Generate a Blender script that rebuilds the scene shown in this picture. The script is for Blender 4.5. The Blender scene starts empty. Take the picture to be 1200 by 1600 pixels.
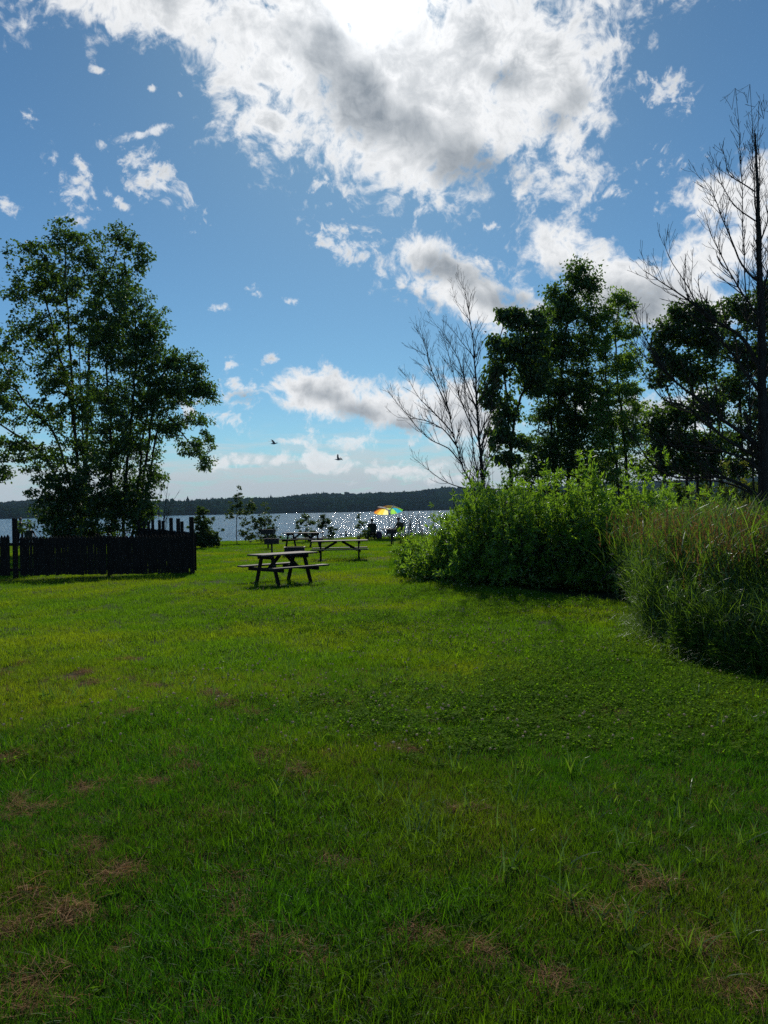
import bpy, bmesh, math, random
import numpy as np
from mathutils import Vector, Matrix, Euler

rng = np.random.default_rng(7)
random.seed(7)
S = bpy.context.scene
COL = S.collection
PI = math.pi

# ------------------------------------------------------------------ camera maths
FPX = 1209.0
CAMZ = 1.8
ROLL = math.radians(1.07)
PITCH = math.atan((797.2 - 800.0) / FPX)        # horizon a little above the picture's middle
CP = np.array([0, 0, CAMZ])
_F = np.array([0, math.cos(PITCH), math.sin(PITCH)])
_U0 = np.array([0, -math.sin(PITCH), math.cos(PITCH)])
_R0 = np.array([1.0, 0, 0])
CU = _U0 * math.cos(ROLL) + _R0 * math.sin(ROLL)
CR = _R0 * math.cos(ROLL) - _U0 * math.sin(ROLL)

def ray(px, py):
    return _F * FPX + CR * (px - 600.0) + CU * (800.0 - py)

def at(px, py, Y):
    d = ray(px, py)
    return CP + d * (Y / d[1])

def gnd(px, py, z=0.0):
    d = ray(px, py)
    return CP + d * ((z - CAMZ) / d[2])

SUN_EL = math.radians(34.5)
SUN_AZ = math.radians(0.0)

# ------------------------------------------------------------------ scene helpers
def tag(o, label=None, cat=None, group=None, kind=None):
    if label: o['label'] = label
    if cat: o['category'] = cat
    if group: o['group'] = group
    if kind: o['kind'] = kind
    return o

def empty(name, loc=(0, 0, 0), rz=0.0):
    o = bpy.data.objects.new(name, None)
    o.empty_display_size = 0.2
    COL.objects.link(o)
    o.location = loc
    o.rotation_euler = (0, 0, rz)
    return o

def link(name, me, parent=None):
    o = bpy.data.objects.new(name, me)
    COL.objects.link(o)
    if parent: o.parent = parent
    return o

def np_mesh(name, V, F, mats, tint=None, smooth=False, midx=None):
    """V (n,3); F: array (m,k) or list of arrays with different k"""
    if not isinstance(F, (list, tuple)): F = [F]
    F = [np.asarray(f, dtype=np.int32) for f in F if len(f)]
    me = bpy.data.meshes.new(name)
    V = np.asarray(V, dtype=np.float32)
    me.vertices.add(len(V)); me.vertices.foreach_set('co', V.ravel())
    loops = np.concatenate([f.ravel() for f in F])
    sizes = np.concatenate([np.full(len(f), f.shape[1], np.int32) for f in F])
    starts = np.concatenate([[0], np.cumsum(sizes)[:-1]]).astype(np.int32)
    me.loops.add(len(loops)); me.loops.foreach_set('vertex_index', loops)
    me.polygons.add(len(sizes)); me.polygons.foreach_set('loop_start', starts)
    try: me.polygons.foreach_set('loop_total', sizes)
    except Exception: pass
    me.polygons.foreach_set('use_smooth', np.full(len(sizes), smooth, dtype=bool))
    if not isinstance(mats, (list, tuple)): mats = [mats]
    for m in mats: me.materials.append(m)
    if midx is not None: me.polygons.foreach_set('material_index', np.asarray(midx, np.int32))
    if tint is not None:
        a = me.attributes.new('tint', 'FLOAT', 'POINT')
        a.data.foreach_set('value', np.asarray(tint, np.float32))
    me.update(calc_edges=True)
    me.validate()
    return me

class MB:
    """collects simple shapes into one mesh"""
    def __init__(self): self.bm = bmesh.new(); self.mi = 0
    def _mark(self, geom):
        for f in geom:
            f.material_index = self.mi
    def box(self, c, s, rot=None, bev=0.0):
        M = Matrix.Translation(c)
        if rot is not None: M = M @ Euler(rot).to_matrix().to_4x4()
        n0 = set(self.bm.faces)
        r = bmesh.ops.create_cube(self.bm, size=1.0)
        for v in r['verts']:
            v.co = M @ Vector((v.co.x * s[0], v.co.y * s[1], v.co.z * s[2]))
        if bev > 0:
            es = list({e for v in r['verts'] for e in v.link_edges})
            bmesh.ops.bevel(self.bm, geom=es, offset=bev, segments=1, affect='EDGES')
        self._mark(set(self.bm.faces) - n0)
        return self
    def bar(self, a, b, w, h, up=(0, 0, 1), bev=0.0):
        a = Vector(a); b = Vector(b); d = b - a; L = d.length; x = d.normalized()
        up = Vector(up); y = up.cross(x)
        if y.length < 1e-5: y = Vector((0, 1, 0)).cross(x)
        y.normalize(); z = x.cross(y)
        M = Matrix((x, y, z)).transposed().to_4x4(); M.translation = (a + b) / 2
        n0 = set(self.bm.faces)
        r = bmesh.ops.create_cube(self.bm, size=1.0)
        for v in r['verts']:
            v.co = M @ Vector((v.co.x * L, v.co.y * w, v.co.z * h))
        if bev > 0:
            es = list({e for v in r['verts'] for e in v.link_edges})
            bmesh.ops.bevel(self.bm, geom=es, offset=bev, segments=1, affect='EDGES')
        self._mark(set(self.bm.faces) - n0)
        return self
    def tube(self, pts, rad, n=8, cap=True):
        pts = [Vector(p) for p in pts]
        if not isinstance(rad, (list, tuple)): rad = [rad] * len(pts)
        rings = []
        n0 = set(self.bm.faces)
        for i, p in enumerate(pts):
            t = (pts[min(i + 1, len(pts) - 1)] - pts[max(i - 1, 0)]).normalized()
            ref = Vector((0, 0, 1)) if abs(t.z) < .9 else Vector((1, 0, 0))
            u = t.cross(ref).normalized(); w = t.cross(u)
            rings.append([self.bm.verts.new(p + (u * math.cos(2 * PI * k / n) + w * math.sin(2 * PI * k / n)) * rad[i]) for k in range(n)])
        for a, b in zip(rings, rings[1:]):
            for k in range(n):
                self.bm.faces.new((a[k], a[(k + 1) % n], b[(k + 1) % n], b[k]))
        if cap:
            self.bm.faces.new(rings[0][::-1]); self.bm.faces.new(rings[-1])
        self._mark(set(self.bm.faces) - n0)
        return self
    def poly_prism(self, pts, nrm, th):
        """planar outline extruded by th along nrm"""
        n0 = set(self.bm.faces)
        nrm = Vector(nrm)
        a = [self.bm.verts.new(Vector(p)) for p in pts]
        b = [self.bm.verts.new(Vector(p) + nrm * th) for p in pts]
        self.bm.faces.new(a[::-1]); self.bm.faces.new(b)
        k = len(pts)
        for i in range(k):
            self.bm.faces.new((a[i], a[(i + 1) % k], b[(i + 1) % k], b[i]))
        self._mark(set(self.bm.faces) - n0)
        return self
    def build(self, name, mats, parent=None, smooth=False):
        bmesh.ops.recalc_face_normals(self.bm, faces=self.bm.faces)
        me = bpy.data.meshes.new(name)
        self.bm.to_mesh(me); self.bm.free()
        if not isinstance(mats, (list, tuple)): mats = [mats]
        for m in mats: me.materials.append(m)
        if smooth:
            me.polygons.foreach_set('use_smooth', np.ones(len(me.polygons), dtype=bool))
        return link(name, me, parent)

# ------------------------------------------------------------------ materials
def new_mat(name):
    m = bpy.data.materials.new(name); m.use_nodes = True
    nt = m.node_tree; nt.nodes.clear()
    out = nt.nodes.new('ShaderNodeOutputMaterial')
    return m, nt, out

def N(nt, kind, **kw):
    n = nt.nodes.new(kind)
    for k, v in kw.items():
        if k.startswith('i_'):
            key = k[2:]
            key = int(key) if key.isdigit() else key.replace('_', ' ')
            n.inputs[key].default_value = v
        else: setattr(n, k, v)
    return n

def mathn(nt, op, a, b=None, c=None, clamp=False):
    n = nt.nodes.new('ShaderNodeMath'); n.operation = op; n.use_clamp = clamp
    for i, v in enumerate((a, b, c)):
        if v is None: continue
        if isinstance(v, (int, float)): n.inputs[i].default_value = v
        else: nt.links.new(v, n.inputs[i])
    return n.outputs[0]

def ramp(nt, fac, stops, interp='LINEAR'):
    n = nt.nodes.new('ShaderNodeValToRGB')
    cr = n.color_ramp; cr.interpolation = interp
    while len(cr.elements) < len(stops): cr.elements.new(0.5)
    for e, (p, c) in zip(cr.elements, stops):
        e.position = p; e.color = (*c, 1) if len(c) == 3 else c
    nt.links.new(fac, n.inputs[0])
    return n.outputs[0]

def smooth(nt, v, a, b, lo=0.0, hi=1.0):
    n = nt.nodes.new('ShaderNodeMapRange'); n.interpolation_type = 'SMOOTHSTEP'
    nt.links.new(v, n.inputs[0])
    n.inputs[1].default_value = a; n.inputs[2].default_value = b
    n.inputs[3].default_value = lo; n.inputs[4].default_value = hi
    return n.outputs[0]

def mixc(nt, fac, a, b, mode='MIX'):
    n = nt.nodes.new('ShaderNodeMix'); n.data_type = 'RGBA'; n.blend_type = mode
    if isinstance(fac, (int, float)): n.inputs[0].default_value = fac
    else: nt.links.new(fac, n.inputs[0])
    for i, v in ((6, a), (7, b)):
        if isinstance(v, tuple): n.inputs[i].default_value = (*v, 1) if len(v) == 3 else v
        else: nt.links.new(v, n.inputs[i])
    return n.outputs[2]

def noise(nt, scale, detail=4, rough=.55, vec=None, dist=0.0):
    n = N(nt, 'ShaderNodeTexNoise', i_Scale=scale, i_Detail=detail, i_Roughness=rough, i_Distortion=dist)
    if vec is not None: nt.links.new(vec, n.inputs['Vector'])
    return n.outputs[0]

def wpos(nt):
    return nt.nodes.new('ShaderNodeNewGeometry').outputs['Position']

def leaf_mat(name, dark, light, trans=.45, tcol=(1.35, 1.45, .5), rough=.45, spec=.35, patch=None, pscale=.3, rnd=.35):
    m, nt, out = new_mat(name)
    t = N(nt, 'ShaderNodeAttribute', attribute_name='tint').outputs['Fac']
    oi = nt.nodes.new('ShaderNodeObjectInfo').outputs['Random']
    f = mathn(nt, 'ADD', mathn(nt, 'MULTIPLY', t, 1 - rnd), mathn(nt, 'MULTIPLY', oi, rnd), clamp=True)
    col = mixc(nt, f, dark, light)
    if patch:
        nz = noise(nt, pscale, 3, .55, wpos(nt))
        col = mixc(nt, smooth(nt, nz, .42, .66), col, mixc(nt, f, tuple(c * .75 for c in patch), patch))
    p = nt.nodes.new('ShaderNodeBsdfDiffuse'); nt.links.new(col, p.inputs[0])
    tr = nt.nodes.new('ShaderNodeBsdfTranslucent')
    nt.links.new(mixc(nt, 1.0, col, (*tcol, 1), 'MULTIPLY'), tr.inputs[0])
    mx = N(nt, 'ShaderNodeMixShader', i_0=trans)
    nt.links.new(p.outputs[0], mx.inputs[1]); nt.links.new(tr.outputs[0], mx.inputs[2])
    gl = N(nt, 'ShaderNodeBsdfGlossy', i_Roughness=rough); gl.inputs[0].default_value = (.9, .95, 1, 1)
    m2 = N(nt, 'ShaderNodeMixShader', i_0=spec * .09)
    nt.links.new(mx.outputs[0], m2.inputs[1]); nt.links.new(gl.outputs[0], m2.inputs[2])
    nt.links.new(m2.outputs[0], out.inputs[0])
    return m

def simple_mat(name, a, b=None, scale=8, rough=.7, spec=.3, stretch=(1, 1, 1), metallic=0.0, bump=.0, obj=True, trans=0.0):
    m, nt, out = new_mat(name)
    b = b or tuple(c * .7 for c in a)
    tc = nt.nodes.new('ShaderNodeTexCoord').outputs['Object']
    mp = N(nt, 'ShaderNodeMapping'); mp.inputs['Scale'].default_value = stretch
    nt.links.new(tc, mp.inputs[0])
    nz = noise(nt, scale, 6, .6, mp.outputs[0])
    col = ramp(nt, nz, [(.3, b), (.68, a)])
    p = N(nt, 'ShaderNodeBsdfPrincipled', i_Roughness=rough, i_Metallic=metallic)
    p.inputs['Specular IOR Level'].default_value = spec
    nt.links.new(col, p.inputs['Base Color'])
    if bump:
        bp = N(nt, 'ShaderNodeBump', i_Strength=bump, i_Distance=.02)
        nt.links.new(nz, bp.inputs['Height']); nt.links.new(bp.outputs[0], p.inputs['Normal'])
    sh = p.outputs[0]
    if trans:
        tr = nt.nodes.new('ShaderNodeBsdfTranslucent'); nt.links.new(col, tr.inputs[0])
        mx = N(nt, 'ShaderNodeMixShader', i_0=trans)
        nt.links.new(sh, mx.inputs[1]); nt.links.new(tr.outputs[0], mx.inputs[2]); sh = mx.outputs[0]
    nt.links.new(sh, out.inputs[0])
    return m

M_bark = simple_mat('bark', (.045, .037, .030), (.02, .016, .014), 9, .9, .1, (3, 3, .5), bump=.6)
M_deadbark = simple_mat('dead_bark', (.055, .047, .04), (.025, .021, .018), 9, .9, .1, (3, 3, .5), bump=.5)
M_wood_dark = simple_mat('dark_stained_wood', (.03, .025, .022), (.014, .012, .011), 7, .85, .1, (1, 6, 6), bump=.3)
M_wood_top = simple_mat('weathered_wood', (.10, .09, .08), (.042, .037, .033), 7, .65, .1, (.6, 9, 9), bump=.3)
M_fence = simple_mat('fence_wood', (.036, .030, .026), (.010, .009, .008), 6, .95, .03, (8, 8, .7), bump=.4)
M_iron = simple_mat('black_iron', (.03, .028, .027), (.055, .034, .024), 22, .7, .3, bump=.2)
M_steel = simple_mat('steel_rod', (.3, .3, .3), (.2, .2, .2), 20, .4, .5, metallic=.8)

L_maple = leaf_mat('maple_leaf', (.027, .058, .013), (.085, .145, .028), .52, rough=.4)
L_ash = leaf_mat('ash_leaf', (.034, .076, .013), (.115, .19, .035), .52, rough=.4)
L_light = leaf_mat('light_leaf', (.07, .14, .02), (.2, .3, .055), .58, rough=.42)
L_willow = leaf_mat('willow_leaf', (.068, .155, .014), (.235, .36, .044), .58, rough=.4, spec=.5)
L_shrub = leaf_mat('shrub_leaf', (.03, .062, .012), (.085, .13, .028), .42)
L_yellow = leaf_mat('yellow_leaf', (.10, .115, .022), (.21, .21, .05), .48)
L_grass_shaded = leaf_mat('shaded_grass_blade', (.020, .075, .0035), (.072, .168, .009), .55, tcol=(1.25, 1.5, .35), rough=.5, spec=.15, patch=(.11, .155, .010), pscale=.33)  # deeper green near grass, with the foreground shade darkened into its colour
L_grass_lit = leaf_mat('lit_grass_blade', (.054, .132, .006), (.155, .272, .015), .58, tcol=(1.28, 1.42, .38), rough=.5, spec=.15, patch=(.22, .28, .016), pscale=.33)  # lit copy of the lawn grass, brightened and yellowed for the farther lawn
L_clover = leaf_mat('clover_leaf', (.056, .135, .010), (.17, .285, .032), .58, tcol=(1.3, 1.45, .35), rough=.5, spec=.015)
L_tall = leaf_mat('tall_grass_blade', (.05, .11, .015), (.14, .22, .035), .5, rough=.42, spec=.5)
L_weed = leaf_mat('weed_leaf', (.05, .11, .015), (.12, .20, .035), .5, spec=.02)
L_straw = leaf_mat('straw', (.17, .09, .033), (.40, .235, .10), .3, tcol=(1.1, 1.0, .8), rough=.7, spec=.15)
L_seed = leaf_mat('seed_head', (.13, .075, .028), (.30, .18, .085), .4, tcol=(1.2, 1.0, .7), rough=.7, spec=.1)
L_white = leaf_mat('clover_bloom', (.40, .33, .20), (.66, .58, .40), .4, tcol=(1.1, 1, .8), rough=.8, spec=.1)
L_sapling = leaf_mat('sapling_leaf', (.03, .055, .016), (.08, .12, .035), .4)
L_forest = leaf_mat('forest_canopy', (.020, .055, .018), (.050, .11, .030), .12, rough=.8, spec=.05, rnd=.75, patch=(.016, .040, .020), pscale=.008)

# ------------------------------------------------------------------ world: sky and clouds
def build_world():
    w = bpy.data.worlds.new('World'); S.world = w; w.use_nodes = True
    nt = w.node_tree; nt.nodes.clear()
    out = nt.nodes.new('ShaderNodeOutputWorld')
    bg = N(nt, 'ShaderNodeBackground', i_Strength=SKY_STRENGTH)
    nt.links.new(bg.outputs[0], out.inputs[0])
    sky = nt.nodes.new('ShaderNodeTexSky'); sky.sky_type = 'NISHITA'; sky.sun_disc = False
    sky.sun_elevation = SUN_EL; sky.sun_rotation = SUN_AZ
    sky.air_density = 1.0; sky.dust_density = .35; sky.ozone_density = 2.6; sky.altitude = 150
    hsv = N(nt, 'ShaderNodeHueSaturation', i_Saturation=1.02)
    nt.links.new(sky.outputs[0], hsv.inputs['Color'])
    skyc = mixc(nt, 1.0, hsv.outputs[0], SKY_TINT, 'MULTIPLY')
    gen = nt.nodes.new('ShaderNodeTexCoord').outputs['Generated']
    nrm = N(nt, 'ShaderNodeVectorMath', operation='NORMALIZE'); nt.links.new(gen, nrm.inputs[0]); d = nrm.outputs[0]
    sep = nt.nodes.new('ShaderNodeSeparateXYZ'); nt.links.new(d, sep.inputs[0]); dz = sep.outputs[2]
    # noises, warped
    warp = N(nt, 'ShaderNodeTexNoise', i_Scale=14.0, i_Detail=3.0); nt.links.new(d, warp.inputs['Vector'])
    wv = N(nt, 'ShaderNodeVectorMath', operation='MULTIPLY_ADD')
    nt.links.new(warp.outputs['Color'], wv.inputs[0]); wv.inputs[1].default_value = (.05,) * 3; nt.links.new(d, wv.inputs[2])
    dw = wv.outputs[0]
    n1 = noise(nt, 10.0, 7, .60, dw)
    n2 = noise(nt, 38.0, 6, .62, dw)
    n3 = noise(nt, 95.0, 4, .6, dw)
    fb = mathn(nt, 'ADD', mathn(nt, 'MULTIPLY', n1, .45), mathn(nt, 'ADD', mathn(nt, 'MULTIPLY', n2, .42), mathn(nt, 'MULTIPLY', n3, .13)))
    fb = mathn(nt, 'SUBTRACT', fb, .5)

    def blob(px, py, rx, ry, rot):
        c = Vector(ray(px, py)).normalized()
        a = math.radians(rot)
        # picture-plane rotation (y down) turned into tangent directions
        e = 4.0
        t1 = (Vector(ray(px + e * math.cos(a), py + e * math.sin(a))).normalized() - c) / e
        t2 = (Vector(ray(px - e * math.sin(a), py + e * math.cos(a))).normalized() - c) / e
        x = t1.normalized(); z = c; y = z.cross(x).normalized(); z = x.cross(y)
        A = x / (t1.length * rx); B = y / (t2.length * ry)
        u = N(nt, 'ShaderNodeVectorMath', operation='DOT_PRODUCT'); nt.links.new(d, u.inputs[0]); u.inputs[1].default_value = A
        v = N(nt, 'ShaderNodeVectorMath', operation='DOT_PRODUCT'); nt.links.new(d, v.inputs[0]); v.inputs[1].default_value = B
        vv = mathn(nt, 'MULTIPLY', v.outputs['Value'], v.outputs['Value'])
        return mathn(nt, 'SUBTRACT', 1.0, mathn(nt, 'SQRT', mathn(nt, 'MULTIPLY_ADD', u.outputs['Value'], u.outputs['Value'], vv)))

    def field(lst, k=.25):
        acc = None
        for (px, py, rx, ry, rot, wgt) in lst:
            b = blob(px, py, rx, ry, rot)
            if wgt != 1: b = mathn(nt, 'MULTIPLY_ADD', b, 1.0, wgt - 1.0)
            if acc is None: acc = b
            else:
                n = nt.nodes.new('ShaderNodeMath'); n.operation = 'SMOOTH_MAX'
                nt.links.new(acc, n.inputs[0]); nt.links.new(b, n.inputs[1]); n.inputs[2].default_value = k
                acc = n.outputs[0]
        return acc
    big = field(BIG_CLOUDS)
    mid = field(MID_CLOUDS, .12)
    wsp = field(WISPS, .1)
    dens_big = mathn(nt, 'MULTIPLY_ADD', fb, 4.6, big)
    fb2 = mathn(nt, 'SUBTRACT', mathn(nt, 'ADD', mathn(nt, 'MULTIPLY', n2, .62), mathn(nt, 'MULTIPLY', n3, .38)), .5)
    dens_mid = mathn(nt, 'MULTIPLY_ADD', fb2, 6.2, mathn(nt, 'SUBTRACT', mid, .22))
    dens_wsp = mathn(nt, 'MULTIPLY_ADD', fb, 5.0, mathn(nt, 'SUBTRACT', wsp, .42))
    a_big = smooth(nt, dens_big, -.08, .55)
    a_mid = smooth(nt, dens_mid, -.15, 1.0)
    a_wsp = smooth(nt, dens_wsp, -.02, .5, 0, .8)
    alpha = mathn(nt, 'MAXIMUM', mathn(nt, 'MAXIMUM', a_big, a_mid), a_wsp)
    # grey cores
    dk = field(GREY, .3)
    n4 = noise(nt, 9.0, 6, .55, dw)
    dkd = mathn(nt, 'MULTIPLY_ADD', mathn(nt, 'SUBTRACT', n4, .5), 4.0, dk)
    grey = smooth(nt, dkd, -.6, 1.0)
    thick = smooth(nt, mathn(nt, 'MAXIMUM', dens_big, dens_mid), .3, 1.5)
    shade = mathn(nt, 'MAXIMUM', grey, mathn(nt, 'MULTIPLY', thick, .42))
    det = mathn(nt, 'MULTIPLY', mathn(nt, 'SUBTRACT', n2, .5), 1.5)
    shade = mathn(nt, 'ADD', mathn(nt, 'MULTIPLY', shade, .78), mathn(nt, 'MULTIPLY', det, .42))
    shade = mathn(nt, 'ADD', shade, mathn(nt, 'MULTIPLY', mathn(nt, 'MULTIPLY', smooth(nt, n4, .40, .70), .26), thick), clamp=True)
    cc = ramp(nt, shade, [(0.0, CLOUD_W), (.22, CLOUD_L), (.55, CLOUD_M), (1.0, CLOUD_D)])
    # forward scattering towards the sun
    sd = Vector((math.sin(SUN_AZ) * math.cos(SUN_EL), math.cos(SUN_AZ) * math.cos(SUN_EL), math.sin(SUN_EL)))
    dot = N(nt, 'ShaderNodeVectorMath', operation='DOT_PRODUCT'); nt.links.new(d, dot.inputs[0]); dot.inputs[1].default_value = sd
    cs = mathn(nt, 'MAXIMUM', dot.outputs['Value'], 0.0)
    g1 = mathn(nt, 'POWER', cs, 90.0)
    g2 = mathn(nt, 'POWER', cs, 1400.0)
    glow = mathn(nt, 'ADD', mathn(nt, 'MULTIPLY', g1, .16), mathn(nt, 'MULTIPLY', g2, 2.2))
    cc = mixc(nt, 1.0, cc, (1, 1, 1), 'MULTIPLY')
    ccv = N(nt, 'ShaderNodeVectorMath', operation='SCALE'); nt.links.new(cc, ccv.inputs[0])
    nt.links.new(mathn(nt, 'ADD', 1.0, glow), ccv.inputs['Scale'])
    # clear sky, tamed round the sun so that it keeps its blue
    tame = mathn(nt, 'SUBTRACT', 1.0, mathn(nt, 'MULTIPLY', mathn(nt, 'POWER', cs, 7.0), SKY_TAME))
    sk = N(nt, 'ShaderNodeVectorMath', operation='SCALE'); nt.links.new(skyc, sk.inputs[0]); nt.links.new(tame, sk.inputs['Scale'])
    # low bank of thin streaky cloud above the horizon
    smap = N(nt, 'ShaderNodeMapping'); smap.inputs['Scale'].default_value = (5, 5, 34); nt.links.new(d, smap.inputs[0])
    st = noise(nt, 2.4, 8, .6, smap.outputs[0], .6)
    lowm = mathn(nt, 'MULTIPLY', smooth(nt, dz, .135, .03), 1.0)
    lowa = mathn(nt, 'MULTIPLY', smooth(nt, mathn(nt, 'ADD', st, mathn(nt, 'MULTIPLY', lowm, .26)), .52, .78), mathn(nt, 'MULTIPLY', lowm, .95))
    c0 = mixc(nt, lowa, sk.outputs[0], LOW_CLOUD)
    hz = smooth(nt, dz, .10, .0, 0, .55)
    c0 = mixc(nt, hz, c0, HORIZON)
    fin = mixc(nt, alpha, c0, ccv.outputs[0])
    nt.links.new(fin, bg.inputs['Color'])
    try:
        w.cycles.sampling_method = 'NONE'
    except Exception: pass

SKY_STRENGTH = .10
HAZE = .000065
SUN_E = 4.4
EXPOSURE = 0.0
SKY_TAME = .35
SKY_TINT = (.45, .74, .88)
CLOUD_W = (9.0, 9.15, 9.3); CLOUD_L = (7.2, 7.45, 7.7); CLOUD_M = (5.0, 5.35, 5.7); CLOUD_D = (2.6, 3.0, 3.45)
LOW_CLOUD = (6.4, 6.8, 7.0); HORIZON = (3.9, 4.9, 5.7)
# (px, py, rx, ry, rotation in the picture, weight)
BIG_CLOUDS = [
    (560, -40, 420, 120, 0, 1.1), (250, 0, 230, 75, 12, .95), (480, 90, 190, 130, 25, 1.1), (430, 200, 130, 60, 15, .85), (650, 150, 260, 170, 12, 1.15),
    (760, 190, 190, 120, 5, 1.05), (820, 130, 130, 110, 0, 1.0), (640, 240, 170, 70, 14, .95), (760, 60, 150, 110, 0, 1.0),
    (870, 400, 75, 52, 20, 1.0), (960, 440, 90, 52, 15, .95), (1130, 400, 130, 62, -25, 1.0), (1150, 300, 110, 60, -15, .85), (1060, 475, 160, 55, 0, .9),
    (720, 450, 125, 62, 20, 1.02), (660, 400, 65, 45, 15, .95),
    (510, 615, 92, 42, 12, 1.0), (600, 640, 110, 38, 10, .98), (700, 640, 120, 60, 5, .9), (1000, 640, 220, 60, 0, .6),
]
MID_CLOUDS = [
    (240, 280, 82, 38, 42, 1.0), (540, 382, 66, 30, 15, 1.0), (370, 607, 52, 34, 5, 1.0), (1040, 145, 50, 40, 10, .95), (110, 305, 36, 42, 30, .9),
    (930, 302, 80, 20, -12, .72), (1040, 240, 60, 34, 10, .68), (770, 355, 24, 15, 0, .95), (360, 570, 24, 12, 0, .95), (5, 318, 24, 16, 20, 1.0),
    (425, 560, 12, 8, 20, .9), (400, 455, 16, 11, 30, .8), (455, 470, 22, 9, 10, .75), (340, 482, 24, 9, 0, .75), (500, 285, 40, 22, 0, .75), (940, 100, 20, 16, 0, .8),
    (350, 655, 60, 20, 15, .8), (130, 260, 30, 10, 55, .85), (75, 245, 22, 32, 40, .75), (180, 310, 34, 10, 40, .78), (40, 180, 22, 14, 30, .72),
    (150, 108, 18, 9, 20, .78), (235, 138, 12, 8, 10, .75), (285, 150, 14, 9, 0, .75), (1022, 320, 9, 20, 0, .7), (300, 640, 40, 30, 0, .8),
]
WISPS = [
    (225, 207, 95, 15, -16, .95), (560, 690, 170, 30, 3, .9), (420, 720, 220, 30, -2, .9), (460, 690, 60, 16, 10, .9), (640, 735, 160, 30, 5, .95), (60, 280, 70, 30, 30, .5), (700, 330, 120, 25, 10, .5),
]
GREY = [
    (540, 110, 110, 42, 38, .85), (640, 190, 140, 42, 28, .95), (730, 250, 110, 36, 15, .95), (500, 50, 70, 30, 20, .55), (870, 190, 55, 34, -30, .6), (780, 120, 60, 30, 10, .4),
    (700, 425, 70, 26, 20, .8), (770, 470, 60, 22, 10, .8), (660, 470, 50, 18, 20, .6), (890, 420, 60, 30, 0, .7), (1010, 470, 110, 40, 0, .75), (1130, 440, 70, 40, 0, .4),
    (505, 618, 34, 18, 10, .75), (560, 645, 60, 16, 12, .7), (650, 668, 70, 16, 5, .65), (720, 660, 100, 30, 0, .5), (380, 620, 30, 14, 0, .35), (1000, 650, 180, 40, 0, .8),
]

# ------------------------------------------------------------------ terrain
SHORE_Y = 52.0
WATER_Z = -0.75
def shore_y(x):
    return SHORE_Y + 1.6 * np.sin(x * .13 + .6) + .7 * np.sin(x * .41) + np.where(x > 4, np.minimum((x - 4) * 1.6, 60), 0)

def ground_h(x, y):
    x = np.asarray(x, float); y = np.asarray(y, float)
    near = .022 * np.sin(x * 1.1 + y * .7) + .018 * np.sin(x * 2.3 - y * 1.9 + 1) + .03 * np.sin(x * .31 + y * .43)
    s = shore_y(x)
    t = np.clip((y - s + 2.0) / 7.0, 0, 1); t = t * t * (3 - 2 * t)
    h = near * (1 - t) - t * 1.7
    far = np.clip((y - 130) / 900, 0, 1)
    return h - far * 6

def hill_top(x, y):
    az = np.degrees(np.arctan2(x, y))
    pts_a = [-60, -26, -16, -12, -8, -4, 0, 3, 8, 20, 60]
    pts_h = [30, 34, 30, 34, 42, 48, 47, 56, 62, 66, 60]
    return np.interp(az, pts_a, pts_h)

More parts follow.
